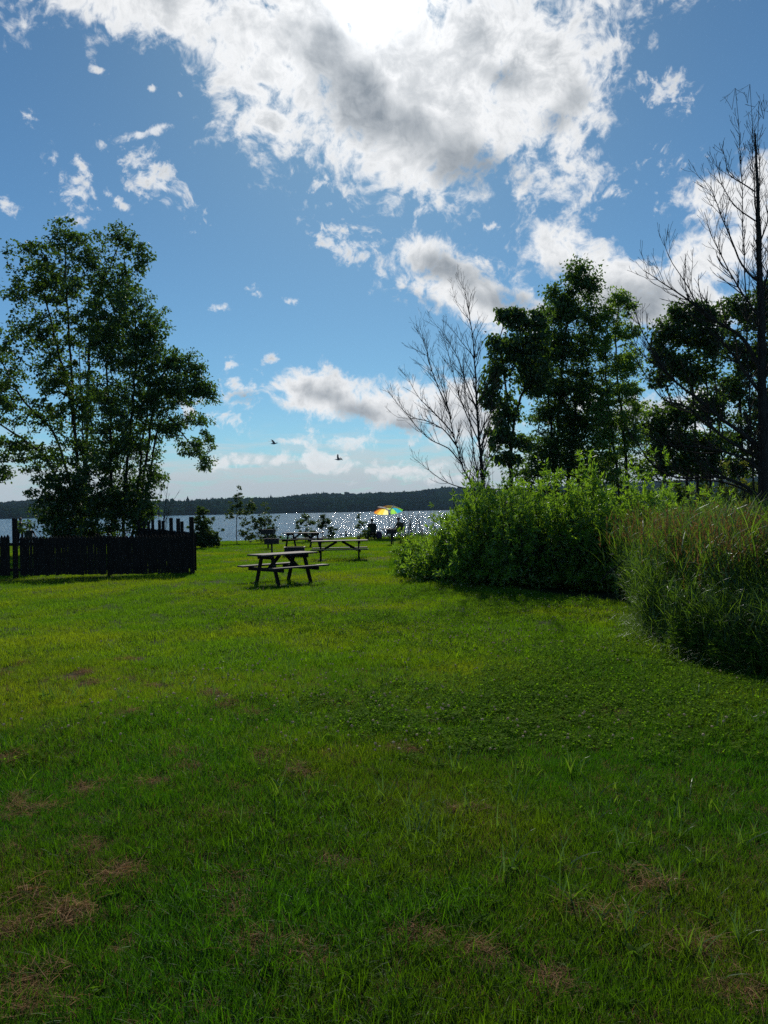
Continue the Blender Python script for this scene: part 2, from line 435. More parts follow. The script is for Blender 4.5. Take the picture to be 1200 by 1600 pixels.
def build_setting():
    # ground, one sheet from behind the camera to under the lake
    xs = np.unique(np.concatenate([np.linspace(-9, 9, 91), np.linspace(-40, 40, 81), np.linspace(-400, 400, 41), np.linspace(-3400, 3400, 21)]))
    ys = np.unique(np.concatenate([np.linspace(0, 24, 121), np.linspace(24, 70, 70), np.linspace(-60, 0, 20), np.linspace(70, 160, 16), np.linspace(160, 1400, 12), np.linspace(-300, -60, 4)]))
    X, Y = np.meshgrid(xs, ys)
    Z = ground_h(X, Y)
    nx, ny = len(xs), len(ys)
    V = np.stack([X.ravel(), Y.ravel(), Z.ravel()], 1)
    i = np.arange(ny * nx).reshape(ny, nx)
    F = np.stack([i[:-1, :-1], i[:-1, 1:], i[1:, 1:], i[1:, :-1]], -1).reshape(-1, 4)
    m, nt, out = new_mat('lawn_soil')
    wp = wpos(nt)
    a = noise(nt, .5, 5, .6, wp); b = noise(nt, 22, 6, .65, wp)
    c = ramp(nt, b, [(.3, (.010, .013, .004)), (.55, (.018, .028, .006)), (.75, (.04, .032, .014))])
    c = mixc(nt, smooth(nt, a, .45, .7), c, (.025, .03, .007))
    # grass turns to earth and pebbles on the bank
    sepz = nt.nodes.new('ShaderNodeSeparateXYZ'); nt.links.new(wp, sepz.inputs[0])
    c = mixc(nt, smooth(nt, sepz.outputs[2], -.12, -.5), c, ramp(nt, b, [(.3, (.09, .08, .065)), (.7, (.22, .2, .17))]))
    p = N(nt, 'ShaderNodeBsdfPrincipled', i_Roughness=.95); p.inputs['Specular IOR Level'].default_value = .1
    nt.links.new(c, p.inputs['Base Color'])
    bp = N(nt, 'ShaderNodeBump', i_Strength=.7, i_Distance=.03); nt.links.new(b, bp.inputs['Height']); nt.links.new(bp.outputs[0], p.inputs['Normal'])
    nt.links.new(p.outputs[0], out.inputs[0])
    tag(link('ground', np_mesh('ground', V, F, m, smooth=True)), 'lawn and lake shore ground under the grass', 'ground', kind='structure')

    # lake
    m, nt, out = new_mat('lake_water')
    wp = wpos(nt)
    mp = N(nt, 'ShaderNodeMapping'); mp.inputs['Scale'].default_value = (.5, 1.0, 1); nt.links.new(wp, mp.inputs[0])
    w1 = noise(nt, .55, 3, .6, mp.outputs[0], .4)
    w2 = noise(nt, 2.2, 4, .62, mp.outputs[0], .3)
    w3 = noise(nt, .04, 2, .5, mp.outputs[0])
    h = mathn(nt, 'ADD', mathn(nt, 'MULTIPLY', w1, 1.0), mathn(nt, 'MULTIPLY', w2, .22))
    bp = N(nt, 'ShaderNodeBump', i_Strength=WAVE_STRENGTH, i_Distance=WAVE_DIST); nt.links.new(h, bp.inputs['Height'])
    nt.links.new(smooth(nt, w3, .35, .65, WAVE_STRENGTH * .75, WAVE_STRENGTH), bp.inputs['Strength'])
    p = N(nt, 'ShaderNodeBsdfPrincipled', i_Roughness=.07, i_IOR=1.333)
    p.inputs['Base Color'].default_value = (.045, .115, .19, 1)
    nt.links.new(bp.outputs[0], p.inputs['Normal'])
    nt.links.new(p.outputs[0], out.inputs[0])
    V = [(-4000, 40, WATER_Z), (4000, 40, WATER_Z), (4000, 2600, WATER_Z), (-4000, 2600, WATER_Z)]
    tag(link('water', np_mesh('water', V, np.array([[0, 1, 2, 3]]), m)), 'glittering blue lake with small waves', 'lake', kind='structure')

    # far hills
    nx, ny = 161, 60
    us = np.linspace(-62, 62, nx); vs = np.linspace(0, 1, ny)
    A, T = np.meshgrid(np.radians(us), vs)
    wob = 60 * np.sin(A * 9 + 1) + 35 * np.sin(A * 23) + 120 * np.sin(A * 3.1 + .5)
    D = (1500 + wob) + T * 1700
    X = np.sin(A) * D; Y = np.cos(A) * D
    prof = np.where(T < .62, (T / .62) ** .8, 1 - (T - .62) * 1.1)
    Z = WATER_Z - 1.5 + (hill_top(X, Y) + 8 * np.sin(X * .006 + Y * .003) * T) * prof * (1 + .06 * np.sin(X * .011) + .05 * np.sin(X * .027 + 2))
    V = np.stack([X.ravel(), Y.ravel(), Z.ravel()], 1)
    i = np.arange(ny * nx).reshape(ny, nx)
    F = np.stack([i[:-1, :-1], i[:-1, 1:], i[1:, 1:], i[1:, :-1]], -1).reshape(-1, 4)
    mh = simple_mat('hill_ground', (.03, .045, .02), (.02, .03, .012), .05)
    tag(link('hills', np_mesh('hills', V, F, mh, smooth=True)), 'low wooded hills on the far side of the lake', 'hills', kind='structure')
    # forest on the hills
    srcs = []
    for k in range(5):
        bm = bmesh.new(); bmesh.ops.create_icosphere(bm, subdivisions=3, radius=1)
        r2 = np.random.default_rng(50 + k); ph = r2.uniform(0, 6, 6)
        tt = []
        for v in bm.verts:
            p = v.co
            b = 1 + .22 * math.sin(4 * p.x + ph[0]) * math.sin(5 * p.y + ph[1]) + .16 * math.sin(9 * p.z + ph[2]) * math.sin(8 * p.x + ph[3]) + r2.normal(0, .07)
            q = p * b
            if k < 3: v.co = Vector((q.x * 5.2, q.y * 5.2, 6 + q.z * 6))
            else:
                s = max(.08, .5 - .5 * p.z * .95)
                v.co = Vector((q.x * 4.2 * s * 1.4, q.y * 4.2 * s * 1.4, 8 + p.z * 8))
            tt.append(float(np.clip(.45 + r2.normal(0, .25), 0, 1)))
        me = bpy.data.meshes.new('far_tree'); bm.to_mesh(me); bm.free(); me.materials.append(L_forest)
        a = me.attributes.new('tint', 'FLOAT', 'POINT'); a.data.foreach_set('value', tt)
        srcs.append(me)
    n = 26000
    a = np.radians(rng.uniform(-36, 36, n)); t = rng.uniform(0.003, .72, n) ** 1.25
    wob = 60 * np.sin(a * 9 + 1) + 35 * np.sin(a * 23) + 120 * np.sin(a * 3.1 + .5)
    D = (1500 + wob) + t * 1700
    x = np.sin(a) * D; y = np.cos(a) * D
    prof = np.where(t < .62, (t / .62) ** .8, 1 - (t - .62) * 1.1)
    z = WATER_Z - 1.5 + (hill_top(x, y) + 8 * np.sin(x * .006 + y * .003) * t) * prof * (1 + .06 * np.sin(x * .011) + .05 * np.sin(x * .027 + 2))
    kind = np.where(rng.random(n) < .12 + .25 * (np.sin(x * .02) * np.sin(y * .015) > .2), rng.integers(3, 5, n), rng.integers(0, 3, n))
    tag(scatter('far_forest', np.stack([x, y, z - .8], 1), rz=rng.uniform(0, 6.28, n), scl=rng.uniform(.6, 1.35, n) * (1 + .3 * np.sin(x * .013 + 1) * np.sin(y * .009)) * np.where(rng.random(n) < .02, 1.3, 1), idx=kind, meshes=srcs),
        'dark green wood covering the hills across the lake', 'forest', kind='stuff')

WAVE_STRENGTH = .9
WAVE_DIST = .56

# ------------------------------------------------------------------ scatter (stuff only)
def scatter(name, pts, rz, scl, idx, meshes, tilt=None):
    c = bpy.data.collections.new(name + '_sources')
    for k, me in enumerate(meshes):
        c.objects.link(bpy.data.objects.new('%s_source_%02d' % (name, k), me))
    n = len(pts)
    me = bpy.data.meshes.new(name)
    me.vertices.add(n); me.vertices.foreach_set('co', np.asarray(pts, np.float32).ravel())
    rot = np.zeros((n, 3), np.float32)
    if tilt is not None: rot[:, 0] = tilt[0]; rot[:, 1] = tilt[1]
    rot[:, 2] = rz
    a = me.attributes.new('rot', 'FLOAT_VECTOR', 'POINT'); a.data.foreach_set('vector', rot.ravel())
    a = me.attributes.new('scl', 'FLOAT', 'POINT'); a.data.foreach_set('value', np.asarray(scl, np.float32))
    a = me.attributes.new('idx', 'INT', 'POINT'); a.data.foreach_set('value', np.asarray(idx, np.int32))
    me.update()
    o = link(name, me)
    g = bpy.data.node_groups.new(name + '_nodes', 'GeometryNodeTree')
    g.interface.new_socket('Geometry', in_out='INPUT', socket_type='NodeSocketGeometry')
    g.interface.new_socket('Geometry', in_out='OUTPUT', socket_type='NodeSocketGeometry')
    gi = g.nodes.new('NodeGroupInput'); go = g.nodes.new('NodeGroupOutput')
    ci = g.nodes.new('GeometryNodeCollectionInfo'); ci.inputs['Collection'].default_value = c
    ci.inputs['Separate Children'].default_value = True; ci.inputs['Reset Children'].default_value = True
    ip = g.nodes.new('GeometryNodeInstanceOnPoints'); ip.inputs['Pick Instance'].default_value = True
    def attr(nm, t):
        nn = g.nodes.new('GeometryNodeInputNamedAttribute'); nn.data_type = t; nn.inputs['Name'].default_value = nm
        return nn.outputs['Attribute']
    e2r = g.nodes.new('FunctionNodeEulerToRotation')
    g.links.new(attr('rot', 'FLOAT_VECTOR'), e2r.inputs[0])
    g.links.new(gi.outputs[0], ip.inputs['Points']); g.links.new(ci.outputs[0], ip.inputs['Instance'])
    g.links.new(attr('idx', 'INT'), ip.inputs['Instance Index'])
    g.links.new(e2r.outputs[0], ip.inputs['Rotation']); g.links.new(attr('scl', 'FLOAT'), ip.inputs['Scale'])
    g.links.new(ip.outputs[0], go.inputs[0])
    md = o.modifiers.new('scatter', 'NODES'); md.node_group = g
    return o

# ------------------------------------------------------------------ leaves, blades, tubes
def unit(v):
    return v / np.maximum(np.linalg.norm(v, axis=-1, keepdims=True), 1e-9)

def leaf_mesh(name, C, A, L, W, mat, fold=.18, nbias=.0):
    """one folded diamond per leaf: C centres, A axis directions, L lengths, W widths"""
    n = len(C); A = unit(A)
    r = rng.normal(size=(n, 3)); r[:, 2] += nbias
    B = unit(np.cross(A, r)); Nn = np.cross(A, B)
    L = np.broadcast_to(L, (n,))[:, None]; W = np.broadcast_to(W, (n,))[:, None]
    v0 = C - A * L * .5; v2 = C + A * L * .5
    v1 = C - A * L * .06 + B * W * .5 + Nn * W * fold; v3 = C - A * L * .06 - B * W * .5 + Nn * W * fold
    V = np.stack([v0, v1, v2, v3], 1).reshape(-1, 3)
    b = np.arange(n)[:, None] * 4
    F = np.concatenate([b + np.array([0, 1, 2]), b + np.array([0, 2, 3])], 0)
    t = np.repeat(np.clip(rng.normal(.45, .25, n), 0, 1), 4)
    return np_mesh(name, V, F, mat, tint=t)

def blade_arrays(base, dirv, length, width, bend, segs=3, flop=None, r=rng):
    """curved tapering strips; base (n,3), dirv initial dir (n,3), bend = fall of the tip in radians"""
    n = len(base); d = unit(dirv)
    hor = d.copy(); hor[:, 2] = 0
    bad = np.linalg.norm(hor, axis=1) < .05
    hor[bad] = r.normal(size=(bad.sum(), 3)); hor[:, 2] = 0; hor = unit(hor)
    side = np.stack([-hor[:, 1], hor[:, 0], np.zeros(n)], 1)
    tw = r.normal(0, .5, n)[:, None]
    side = unit(side * np.cos(tw) + np.cross(d, side) * np.sin(tw))
    length = np.broadcast_to(length, (n,)); width = np.broadcast_to(width, (n,)); bend = np.broadcast_to(bend, (n,))
    el0 = np.arcsin(np.clip(d[:, 2], -1, 1))
    pts = [base]; p = base.copy()
    for s in range(segs):
        el = el0 - bend * ((s + .5) / segs)
        dv = hor * np.cos(el)[:, None] + np.array([0, 0, 1.]) * np.sin(el)[:, None]
        p = p + dv * (length / segs)[:, None]; pts.append(p)
    V = []
    for s, q in enumerate(pts[:-1]):
        w = (width * (1 - (s / segs) ** 1.6) * (.75 if s == 0 else 1))[:, None] * .5
        V += [q - side * w, q + side * w]
    V.append(pts[-1])
    k = 2 * segs + 1
    V = np.stack(V, 1).reshape(-1, 3)
    b = np.arange(n)[:, None] * k
    Q = [b + np.array([2 * s, 2 * s + 1, 2 * s + 3, 2 * s + 2]) for s in range(segs - 1)]
    Q = np.concatenate(Q, 0) if Q else np.zeros((0, 4), int)
    T = b + np.array([2 * segs - 2, 2 * segs - 1, 2 * segs])
    return V, Q, T, k

def tuft(name, n, rad, hl, wid, lean, bend, mat, segs=3, seed=0, tmean=.45):
    r = np.random.default_rng(seed)
    a = r.uniform(0, 2 * PI, n); q = np.sqrt(r.random(n)) * rad
    base = np.stack([np.cos(a) * q, np.sin(a) * q, np.full(n, -.004)], 1)
    a2 = r.uniform(0, 2 * PI, n); ln = np.abs(r.normal(0, lean, n))
    d = np.stack([np.cos(a2) * np.sin(ln), np.sin(a2) * np.sin(ln), np.cos(ln)], 1)
    L = r.uniform(hl[0], hl[1], n); W = r.uniform(wid[0], wid[1], n)
    V, Q, T, k = blade_arrays(base, d, L, W, np.abs(r.normal(bend, bend * .5, n)), segs, r=r)
    t = np.repeat(np.clip(r.normal(tmean, .25, n), 0, 1), k)
    return np_mesh(name, V, [Q, T], mat, tint=t)

def join_np(name, parts, mats):
    """parts: list of (V, [F...], tint, material index)"""
    Vs, Fs, ts, mi = [], {}, [], {}
    off = 0
    for V, FL, t, m in parts:
        Vs.append(V); ts.append(t)
        for F in FL:
            if len(F) == 0: continue
            k = F.shape[1]
            Fs.setdefault(k, []).append(F + off); mi.setdefault(k, []).append(np.full(len(F), m))
        off += len(V)
    keys = sorted(Fs)
    return np_mesh(name, np.concatenate(Vs), [np.concatenate(Fs[k]) for k in keys], mats,
                   tint=np.concatenate(ts), midx=np.concatenate([np.concatenate(mi[k]) for k in keys]))

def tubes_np(paths, radii, sides=None):
    """list of polylines to tapering tubes"""
    Vs, Qs = [], []; off = 0
    for P, R in zip(paths, radii):
        P = np.asarray(P, float); R = np.asarray(R, float); m = len(P)
        if m < 2: continue
        ns = sides or (9 if R[0] > .08 else 6 if R[0] > .03 else 4 if R[0] > .01 else 3)
        T = np.gradient(P, axis=0); T = unit(T)
        ref = np.where(np.abs(T[:, 2:3]) < .9, np.array([[0, 0, 1.]]), np.array([[1., 0, 0]]))
        ref = np.broadcast_to(ref[0], T.shape) if m > 1 else ref
        Uv = unit(np.cross(T, ref)); Wv = np.cross(T, Uv)
        an = np.arange(ns) * 2 * PI / ns
        ring = P[:, None] + (Uv[:, None] * np.cos(an)[None, :, None] + Wv[:, None] * np.sin(an)[None, :, None]) * R[:, None, None]
        Vs.append(ring.reshape(-1, 3))
        i = off + np.arange(m * ns).reshape(m, ns)
        j = np.roll(i, -1, axis=1)
        Qs.append(np.stack([i[:-1], j[:-1], j[1:], i[1:]], -1).reshape(-1, 4))
        off += m * ns
    return np.concatenate(Vs), np.concatenate(Qs)

# ------------------------------------------------------------------ trees
def resample(P, step):
    P = np.asarray(P, float)
    # Catmull-Rom through the points
    Q = np.vstack([2 * P[0] - P[1], P, 2 * P[-1] - P[-2]])
    out = []
    for i in range(1, len(Q) - 2):
        p0, p1, p2, p3 = Q[i - 1], Q[i], Q[i + 1], Q[i + 2]
        n = max(1, int(round(np.linalg.norm(p2 - p1) / step)))
        for t in np.arange(n) / n:
            out.append(.5 * ((2 * p1) + (-p0 + p2) * t + (2 * p0 - 5 * p1 + 4 * p2 - p3) * t * t + (-p0 + 3 * p1 - 3 * p2 + p3) * t ** 3))
    out.append(P[-1])
    return np.array(out)

DENS = 1.55
class Skeleton:
    def __init__(self): self.p = []; self.par = []
    def add_path(self, P, parent=-1):
        ids = []
        for q in P:
            self.p.append(np.asarray(q, float)); self.par.append(parent); parent = len(self.p) - 1; ids.append(parent)
        return ids
    def nearest(self, q): return int(np.argmin(np.linalg.norm(np.array(self.p) - q, axis=1)))
    def grow(self, attr, step, up=1.0, sag=.08, jit=.06, sortkey=None):
        """reach every attractor from the best place on the tree so far"""
        P = np.zeros((60000, 3)); n = len(self.p); P[:n] = np.array(self.p)
        tr = P[:n].copy()
        dd = np.min(np.linalg.norm(attr[:, None] - tr[None], axis=2), axis=1)
        tips = []
        for k in np.argsort(dd):
            a = attr[k]; df = a - P[:n]
            h = np.hypot(df[:, 0], df[:, 1]); dist = np.linalg.norm(df, axis=1)
            cost = dist + up * np.maximum(0, .45 * h - df[:, 2])
            j = int(np.argmin(cost)); p = P[j]; L = dist[j]
            if L < step * .6: tips.append(j); continue
            m = max(2, int(L / step))
            c = (p + a) / 2 + np.array([0, 0, sag * L]) + rng.normal(0, jit * L, 3)
            pj = self.par[j]
            if pj >= 0:
                dirp = p - P[pj]; nn = np.linalg.norm(dirp)
                if nn > 1e-6: c = c + dirp / nn * L * .15
            par = j
            for t in np.arange(1, m + 1) / m:
                q = (1 - t) ** 2 * p + 2 * t * (1 - t) * c + t * t * a + rng.normal(0, .012, 3)
                P[n] = q; self.p.append(q); self.par.append(par); par = n; n += 1
            tips.append(par)
        return tips
    def radii(self, r0, power=2.3, rmax=None):
        n = len(self.p); acc = np.zeros(n); par = np.array(self.par)
        kids = np.zeros(n, int)
        for i in range(n):
            if par[i] >= 0: kids[par[i]] += 1
        r = np.zeros(n)
        for i in range(n - 1, -1, -1):
            r[i] = r0 if kids[i] == 0 else acc[i] ** (1 / power)
            r[i] = r[i] * 1.004
            if par[i] >= 0: acc[par[i]] += r[i] ** power
        if rmax: r = r * min(1.0, rmax / r.max()) if r.max() > rmax else r
        self.r = np.maximum(r, r0 * .7); self.kids = kids
        return self.r
    def tubes(self):
        par = np.array(self.par); n = len(par)
        best = np.full(n, -1)
        for i in range(n):
            q = par[i]
            if q >= 0 and (best[q] < 0 or self.r[i] > self.r[best[q]]): best[q] = i
        paths, rads = [], []
        P = np.array(self.p)
        for i in range(n):
            q = par[i]
            if q < 0 or best[q] != i:
                ids = [] if q < 0 else [q]
                rr = [] if q < 0 else [self.r[i]]
                j = i
                while j >= 0: ids.append(j); rr.append(self.r[j]); j = best[j]
                if len(ids) >= 2:
                    rr[-1] *= .45
                    paths.append(P[ids]); rads.append(rr)
        return tubes_np(paths, rads)

def blobs_attr(blobs, Y, n, shell=.55, dY=1.0):
    """blobs in picture px at distance Y become ellipsoids; (px,py,rx,ry[,weight[,yoff]])"""
    out = []
    w = np.array([b[2] * b[3] * (b[4] if len(b) > 4 else 1.0) for b in blobs], float); w /= w.sum()
    s = Y / FPX
    for b, k in zip(blobs, rng.multinomial(n, w)):
        c = at(b[0], b[1], Y + (b[5] if len(b) > 5 else 0))
        v = unit(rng.normal(size=(k, 3))) * (rng.random(k) ** shell * np.where(rng.random(k) < .14, rng.uniform(1.1, 1.55, k), 1.0))[:, None]
        rx, rz = b[2] * s, b[3] * s
        out.append(c + v * np.array([rx, dY * (rx + rz) * .5, rz]))
    return np.concatenate(out)

def cluster_leaves(tips, P, n_per, rad, flat=.6, droop=.35):
    C, A = [], []
    for t in tips:
        k = max(2, int(rng.poisson(n_per)))
        r = rad * rng.uniform(.6, 1.3)
        v = unit(rng.normal(size=(k, 3))) * (rng.random(k) ** .6)[:, None] * r
        v[:, 2] *= flat
        C.append(P[t] + v)
        a = v + rng.normal(0, .5 * r, (k, 3)); a[:, 2] -= droop * r
        A.append(a)
    return np.concatenate(C), np.concatenate(A)

def tree(name, label, cat, trunks, blobs, Y, n_attr, leaf, per, crad, llen, lwid, r0=.008, rmax=.2, bark=None, group=None,
         up=1.0, sag=.08, step=.35, dY=1.0, shell=.55, zbase=None, extra=None, flat=.6, droop=.35, crown_name='crown'):
    sk = Skeleton()
    for T in trunks:
        P = [at(q[0], q[1], Y + (q[2] if len(q) > 2 else 0)) for q in T]
        P[0][2] = float(ground_h(P[0][0], P[0][1])) - .1
        P = resample(np.array(P), step); P[1:-1] += rng.normal(0, .02, P[1:-1].shape)
        sk.add_path(P)
    base = sk.p[0].copy(); base[2] += .1
    at_ = blobs_attr(blobs, Y, int(n_attr * DENS), shell, dY)
    at_ = at_[at_[:, 2] > base[2] + .15]
    tips = sk.grow(at_, step, up, sag)
    sk.radii(r0, 2.25, rmax)
    root = empty(name, base); tag(root, label, cat, group)
    V, Q = sk.tubes()
    link('trunk', np_mesh('trunk', V - base, Q, bark or M_bark, smooth=True), root)
    P = np.array(sk.p)
    C, A = cluster_leaves(tips, P, per, crad, flat, droop)
    # a few leaves along the thin twigs
    thin = np.where(sk.r < r0 * 2.2)[0]
    pick = thin[rng.random(len(thin)) < .75]
    C2 = P[pick] + rng.normal(0, .09, (len(pick), 3)); A2 = rng.normal(0, 1, (len(pick), 3))
    C = np.concatenate([C, C2]); A = np.concatenate([A, A2])
    n = len(C)
    s = rng.uniform(.65, 1.25, n)
    link(crown_name, leaf_mesh(crown_name, C - base, A, llen * s, lwid * s, leaf, nbias=.8), root)
    return root

def bare_tree(name, label, limbs, Y, r_of, bark, twig=(.9, .35), levels=2, group=None, cat='dead tree', upness=.6, seed=3, tw_n=9):
    """limbs: list of px polylines with base radius; twigs grow by themselves off every limb"""
    r = np.random.default_rng(seed)
    paths, rads = [], []
    def sub(P, R, level, length, flip=1):
        """side twigs along a path"""
        m = len(P)
        L = np.sum(np.linalg.norm(np.diff(P, axis=0), axis=1))
        k = max(1, int(L * tw_n / (1.0 + .6 * level) / 3.0))
        for _ in range(k):
            f = r.uniform(.25, .97); i = min(m - 2, int(f * m))
            p = P[i]; t = unit(P[i + 1] - P[i])
            o = unit(r.normal(size=3) * np.array([1, .8, .55])); o = unit(o - t * np.dot(o, t))
            ang = r.uniform(.45, .85)
            d = unit(t * math.cos(ang) + o * math.sin(ang) + np.array([0, 0, upness * .35]))
            ln = length * r.uniform(.5, 1.2) * (1.15 - .6 * f)
            n = 6; q = [p]; dd = d
            for s in range(n):
                dd = unit(dd + r.normal(0, .10, 3) + np.array([0, 0, upness * .14]))
                q.append(q[-1] + dd * ln / n)
            q = np.array(q); rb = min(R[i] * .65, .0055 + .011 * ln)
            rr = np.linspace(rb, max(.0034, rb * .34), n + 1)
            paths.append(q); rads.append(rr)
            if level < levels: sub(q, rr, level + 1, length * .45)
    base = None
    for (T, rb, rt, tl) in limbs:
        P = np.array([at(q[0], q[1], Y + (q[2] if len(q) > 2 else 0)) for q in T])
        if base is None or len(T[0]) > 3:
            P[0][2] = float(ground_h(P[0][0], P[0][1])) - .1
        if base is None: base = P[0].copy() + np.array([0, 0, .1])
        P = resample(P, .16); P[1:] += np.cumsum(r.normal(0, .006, P[1:].shape), axis=0)
        R = np.linspace(1, 0, len(P)) ** 1.05 * (rb - rt) + rt
        paths.append(P); rads.append(R)
        sub(P, R, 1, tl)
    V, Q = tubes_np(paths, rads)
    root = empty(name, base); tag(root, label, cat, group)
    k = len(limbs)
    n_main = sum(len(p) * (9 if q[0] > .08 else 6 if q[0] > .03 else 4 if q[0] > .01 else 3) for p, q in zip(paths, rads))
    # trunk and limbs apart from the twigs
    mains = [i for i in range(len(paths)) if rads[i][0] > .016]
    twigs = [i for i in range(len(paths)) if rads[i][0] <= .016]
    V, Q = tubes_np([paths[i] for i in mains], [rads[i] for i in mains])
    link('trunk', np_mesh('trunk', V - base, Q, bark, smooth=True), root)
    V, Q = tubes_np([paths[i] for i in twigs], [rads[i] for i in twigs])
    link('crown', np_mesh('crown', V - base, Q, bark, smooth=True), root)
    return root

def bush(name, label, X, Yc, rx, ry, h, leaf, shoots=260, per=38, llen=.085, lwid=.018, cat='shrub', group=None, spread=.75, top=.12, lowskirt=.35):
    z0 = float(ground_h(X, Yc)); base = np.array([X, Yc, z0])
    # shoot tips on and in a lumpy dome
    n = shoots
    v = unit(rng.normal(size=(n, 3)) * np.array([1, 1, .9])); v[:, 2] = np.abs(v[:, 2])
    rad = rng.random(n) ** .30
    ph = rng.uniform(0, 6.28, 3)
    az = np.arctan2(v[:, 1], v[:, 0])
    lump = 1 + .16 * np.sin(3 * az + ph[0]) + .12 * np.sin(5 * az + ph[1]) * v[:, 2] + rng.normal(0, .07, n)
    E = v * (rad * lump)[:, None] * np.array([rx, ry, h])
    low = rng.random(n) < lowskirt
    E[low, 2] *= rng.uniform(.3, .9, low.sum())
    E[:, :2] += rng.normal(0, .10, (n, 2)); E[:, 2] += rng.normal(0, .05, n)
    E[:, 2] = np.maximum(E[:, 2], .12 * h)
    B = np.stack([E[:, 0] * .25 + rng.normal(0, .12, n), E[:, 1] * .25 + rng.normal(0, .12, n), np.full(n, -.05)], 1)
    ctrl = np.stack([E[:, 0] * spread, E[:, 1] * spread, E[:, 2] * .55], 1) + rng.normal(0, .06, (n, 3))
    ts = np.linspace(0, 1, 7)
    paths = [(1 - ts)[:, None] ** 2 * B[i] + 2 * (ts * (1 - ts))[:, None] * ctrl[i] + (ts ** 2)[:, None] * E[i] for i in range(n)]
    rads = [np.linspace(.011, .002, 7)] * n
    V, Q = tubes_np(paths, rads, sides=3)
    # leaves in whorls: a star at every shoot tip and looser ones on side tips below it
    C, A, L = [], [], []
    for i in range(n):
        ln = np.linalg.norm(E[i] - B[i])
        out = unit(E[i] / np.array([rx, ry, h]) + rng.normal(0, .35, 3) + np.array([0, 0, .25]))
        centres = [E[i]]
        for _ in range(rng.integers(2, 5)):
            t = 1 - rng.random() * min(.75, .9 / max(ln, .3))
            centres.append((1 - t) ** 2 * B[i] + 2 * t * (1 - t) * ctrl[i] + t ** 2 * E[i] + rng.normal(0, .10, 3))
        for ci, c in enumerate(centres):
            k = max(4, int(rng.normal(per / 3.2, per / 9)))
            d = unit(rng.normal(size=(k, 3)) * .75 + out * .75 + np.array([0, 0, .12]))
            s = llen * rng.uniform(.55, 1.25, k)
            q = c - out * (rng.random(k) * .16)[:, None]
            C.append(q + d * (s * .5)[:, None]); A.append(d); L.append(s)
    C = np.concatenate(C); A = np.concatenate(A); L = np.concatenate(L)
    C[:, 2] = np.maximum(C[:, 2], .02)
    root = empty(name, base); tag(root, label, cat, group)
    link('stems', np_mesh('stems', V, Q, M_bark), root)
    link('foliage', leaf_mesh('foliage', C, A, L, L * (lwid / llen), leaf, nbias=.6), root)
    return root

# ================================================================== build: setting
build_world()
build_setting()

# ------------------------------------------------------------------ left trees by the shore
tree('leafy_tree', 'tallest maple behind the dark fence, feathery upright top and open lower limbs', 'tree',
     [[(133, 862), (131, 760), (128, 650), (124, 560), (120, 470)], [(131, 740), (112, 640), (88, 540), (70, 460)], [(128, 640), (140, 540), (160, 450), (185, 385)],
      [(131, 760), (90, 690), (40, 630), (0, 560)], [(132, 790), (80, 730), (40, 690), (-20, 650)], [(124, 560), (104, 460), (102, 370)]],
     [(104, 372, 22, 34, 1.3), (72, 395, 34, 28), (40, 400, 22, 22), (135, 390, 30, 30), (190, 375, 26, 22, 1.3), (222, 400, 18, 22), (60, 440, 48, 42), (115, 450, 55, 45), (180, 440, 50, 42), (28, 455, 22, 30, .8),
      (75, 520, 60, 45), (150, 520, 45, 45), (20, 560, 36, 40, .8), (85, 590, 50, 40), (5, 610, 45, 38), (60, 650, 60, 35), (130, 620, 45, 50), (20, 700, 50, 24), (70, 715, 45, 25), (-50, 560, 60, 60, .7), (-60, 680, 60, 50, .7), (-10, 740, 40, 14), (130, 700, 45, 40)],
     40, 760, L_maple, 28, .48, .17, .115, r0=.009, rmax=.24, up=.9, sag=.0, step=.4, dY=1.1)
tree('leafy_tree', 'dense tree with several stems behind the fence, long limb reaching toward the lake', 'tree',
     [[(192, 862), (196, 760), (205, 660), (212, 560), (210, 480)], [(178, 862), (174, 760), (172, 650), (165, 560)], [(203, 862), (215, 770), (222, 700), (232, 620), (240, 540)],
      [(212, 690), (250, 660), (285, 680), (318, 715)], [(205, 640), (250, 595), (300, 585), (330, 615)]],
     [(200, 480, 48, 34), (228, 520, 34, 40), (165, 520, 40, 45), (205, 560, 50, 45), (262, 572, 40, 32), (298, 575, 24, 24), (312, 605, 26, 24), (330, 622, 16, 10), (275, 610, 40, 28), (235, 620, 40, 45),
      (180, 630, 50, 50), (300, 655, 30, 14), (318, 690, 20, 22), (322, 725, 14, 18), (292, 700, 24, 14), (262, 668, 32, 20), (215, 690, 38, 40), (170, 710, 40, 50), (235, 745, 24, 34), (200, 770, 40, 36)],
     38.5, 780, L_ash, 34, .48, .17, .085, r0=.009, rmax=.22, up=.9, sag=.06, step=.4, dY=1.1, droop=.6)
tree('understory_tree', 'low bushy tree under the tall maple, just above the fence pickets', 'tree',
     [[(118, 862), (116, 820), (112, 780)], [(128, 862), (150, 810), (165, 770)]],
     [(85, 775, 40, 38), (120, 760, 46, 44), (70, 815, 34, 26), (110, 815, 46, 32), (160, 790, 45, 45), (205, 805, 36, 34), (150, 835, 60, 20), (225, 790, 24, 30), (95, 840, 30, 14)],
     37.5, 330, L_maple, 34, .36, .15, .11, r0=.008, rmax=.11, sag=.05, step=.3)
bare_tree('bare_shrub', 'thin leafless shrub with fine twigs behind the fence posts',
     [([(252, 850), (256, 810), (262, 770), (264, 752)], .03, .006, .7), ([(254, 830, 0, 1), (262, 800), (276, 775), (282, 765)], .02, .005, .6), ([(252, 850), (248, 800), (252, 765)], .02, .005, .6)],
     36, None, M_deadbark, seed=9, cat='shrub', tw_n=16)

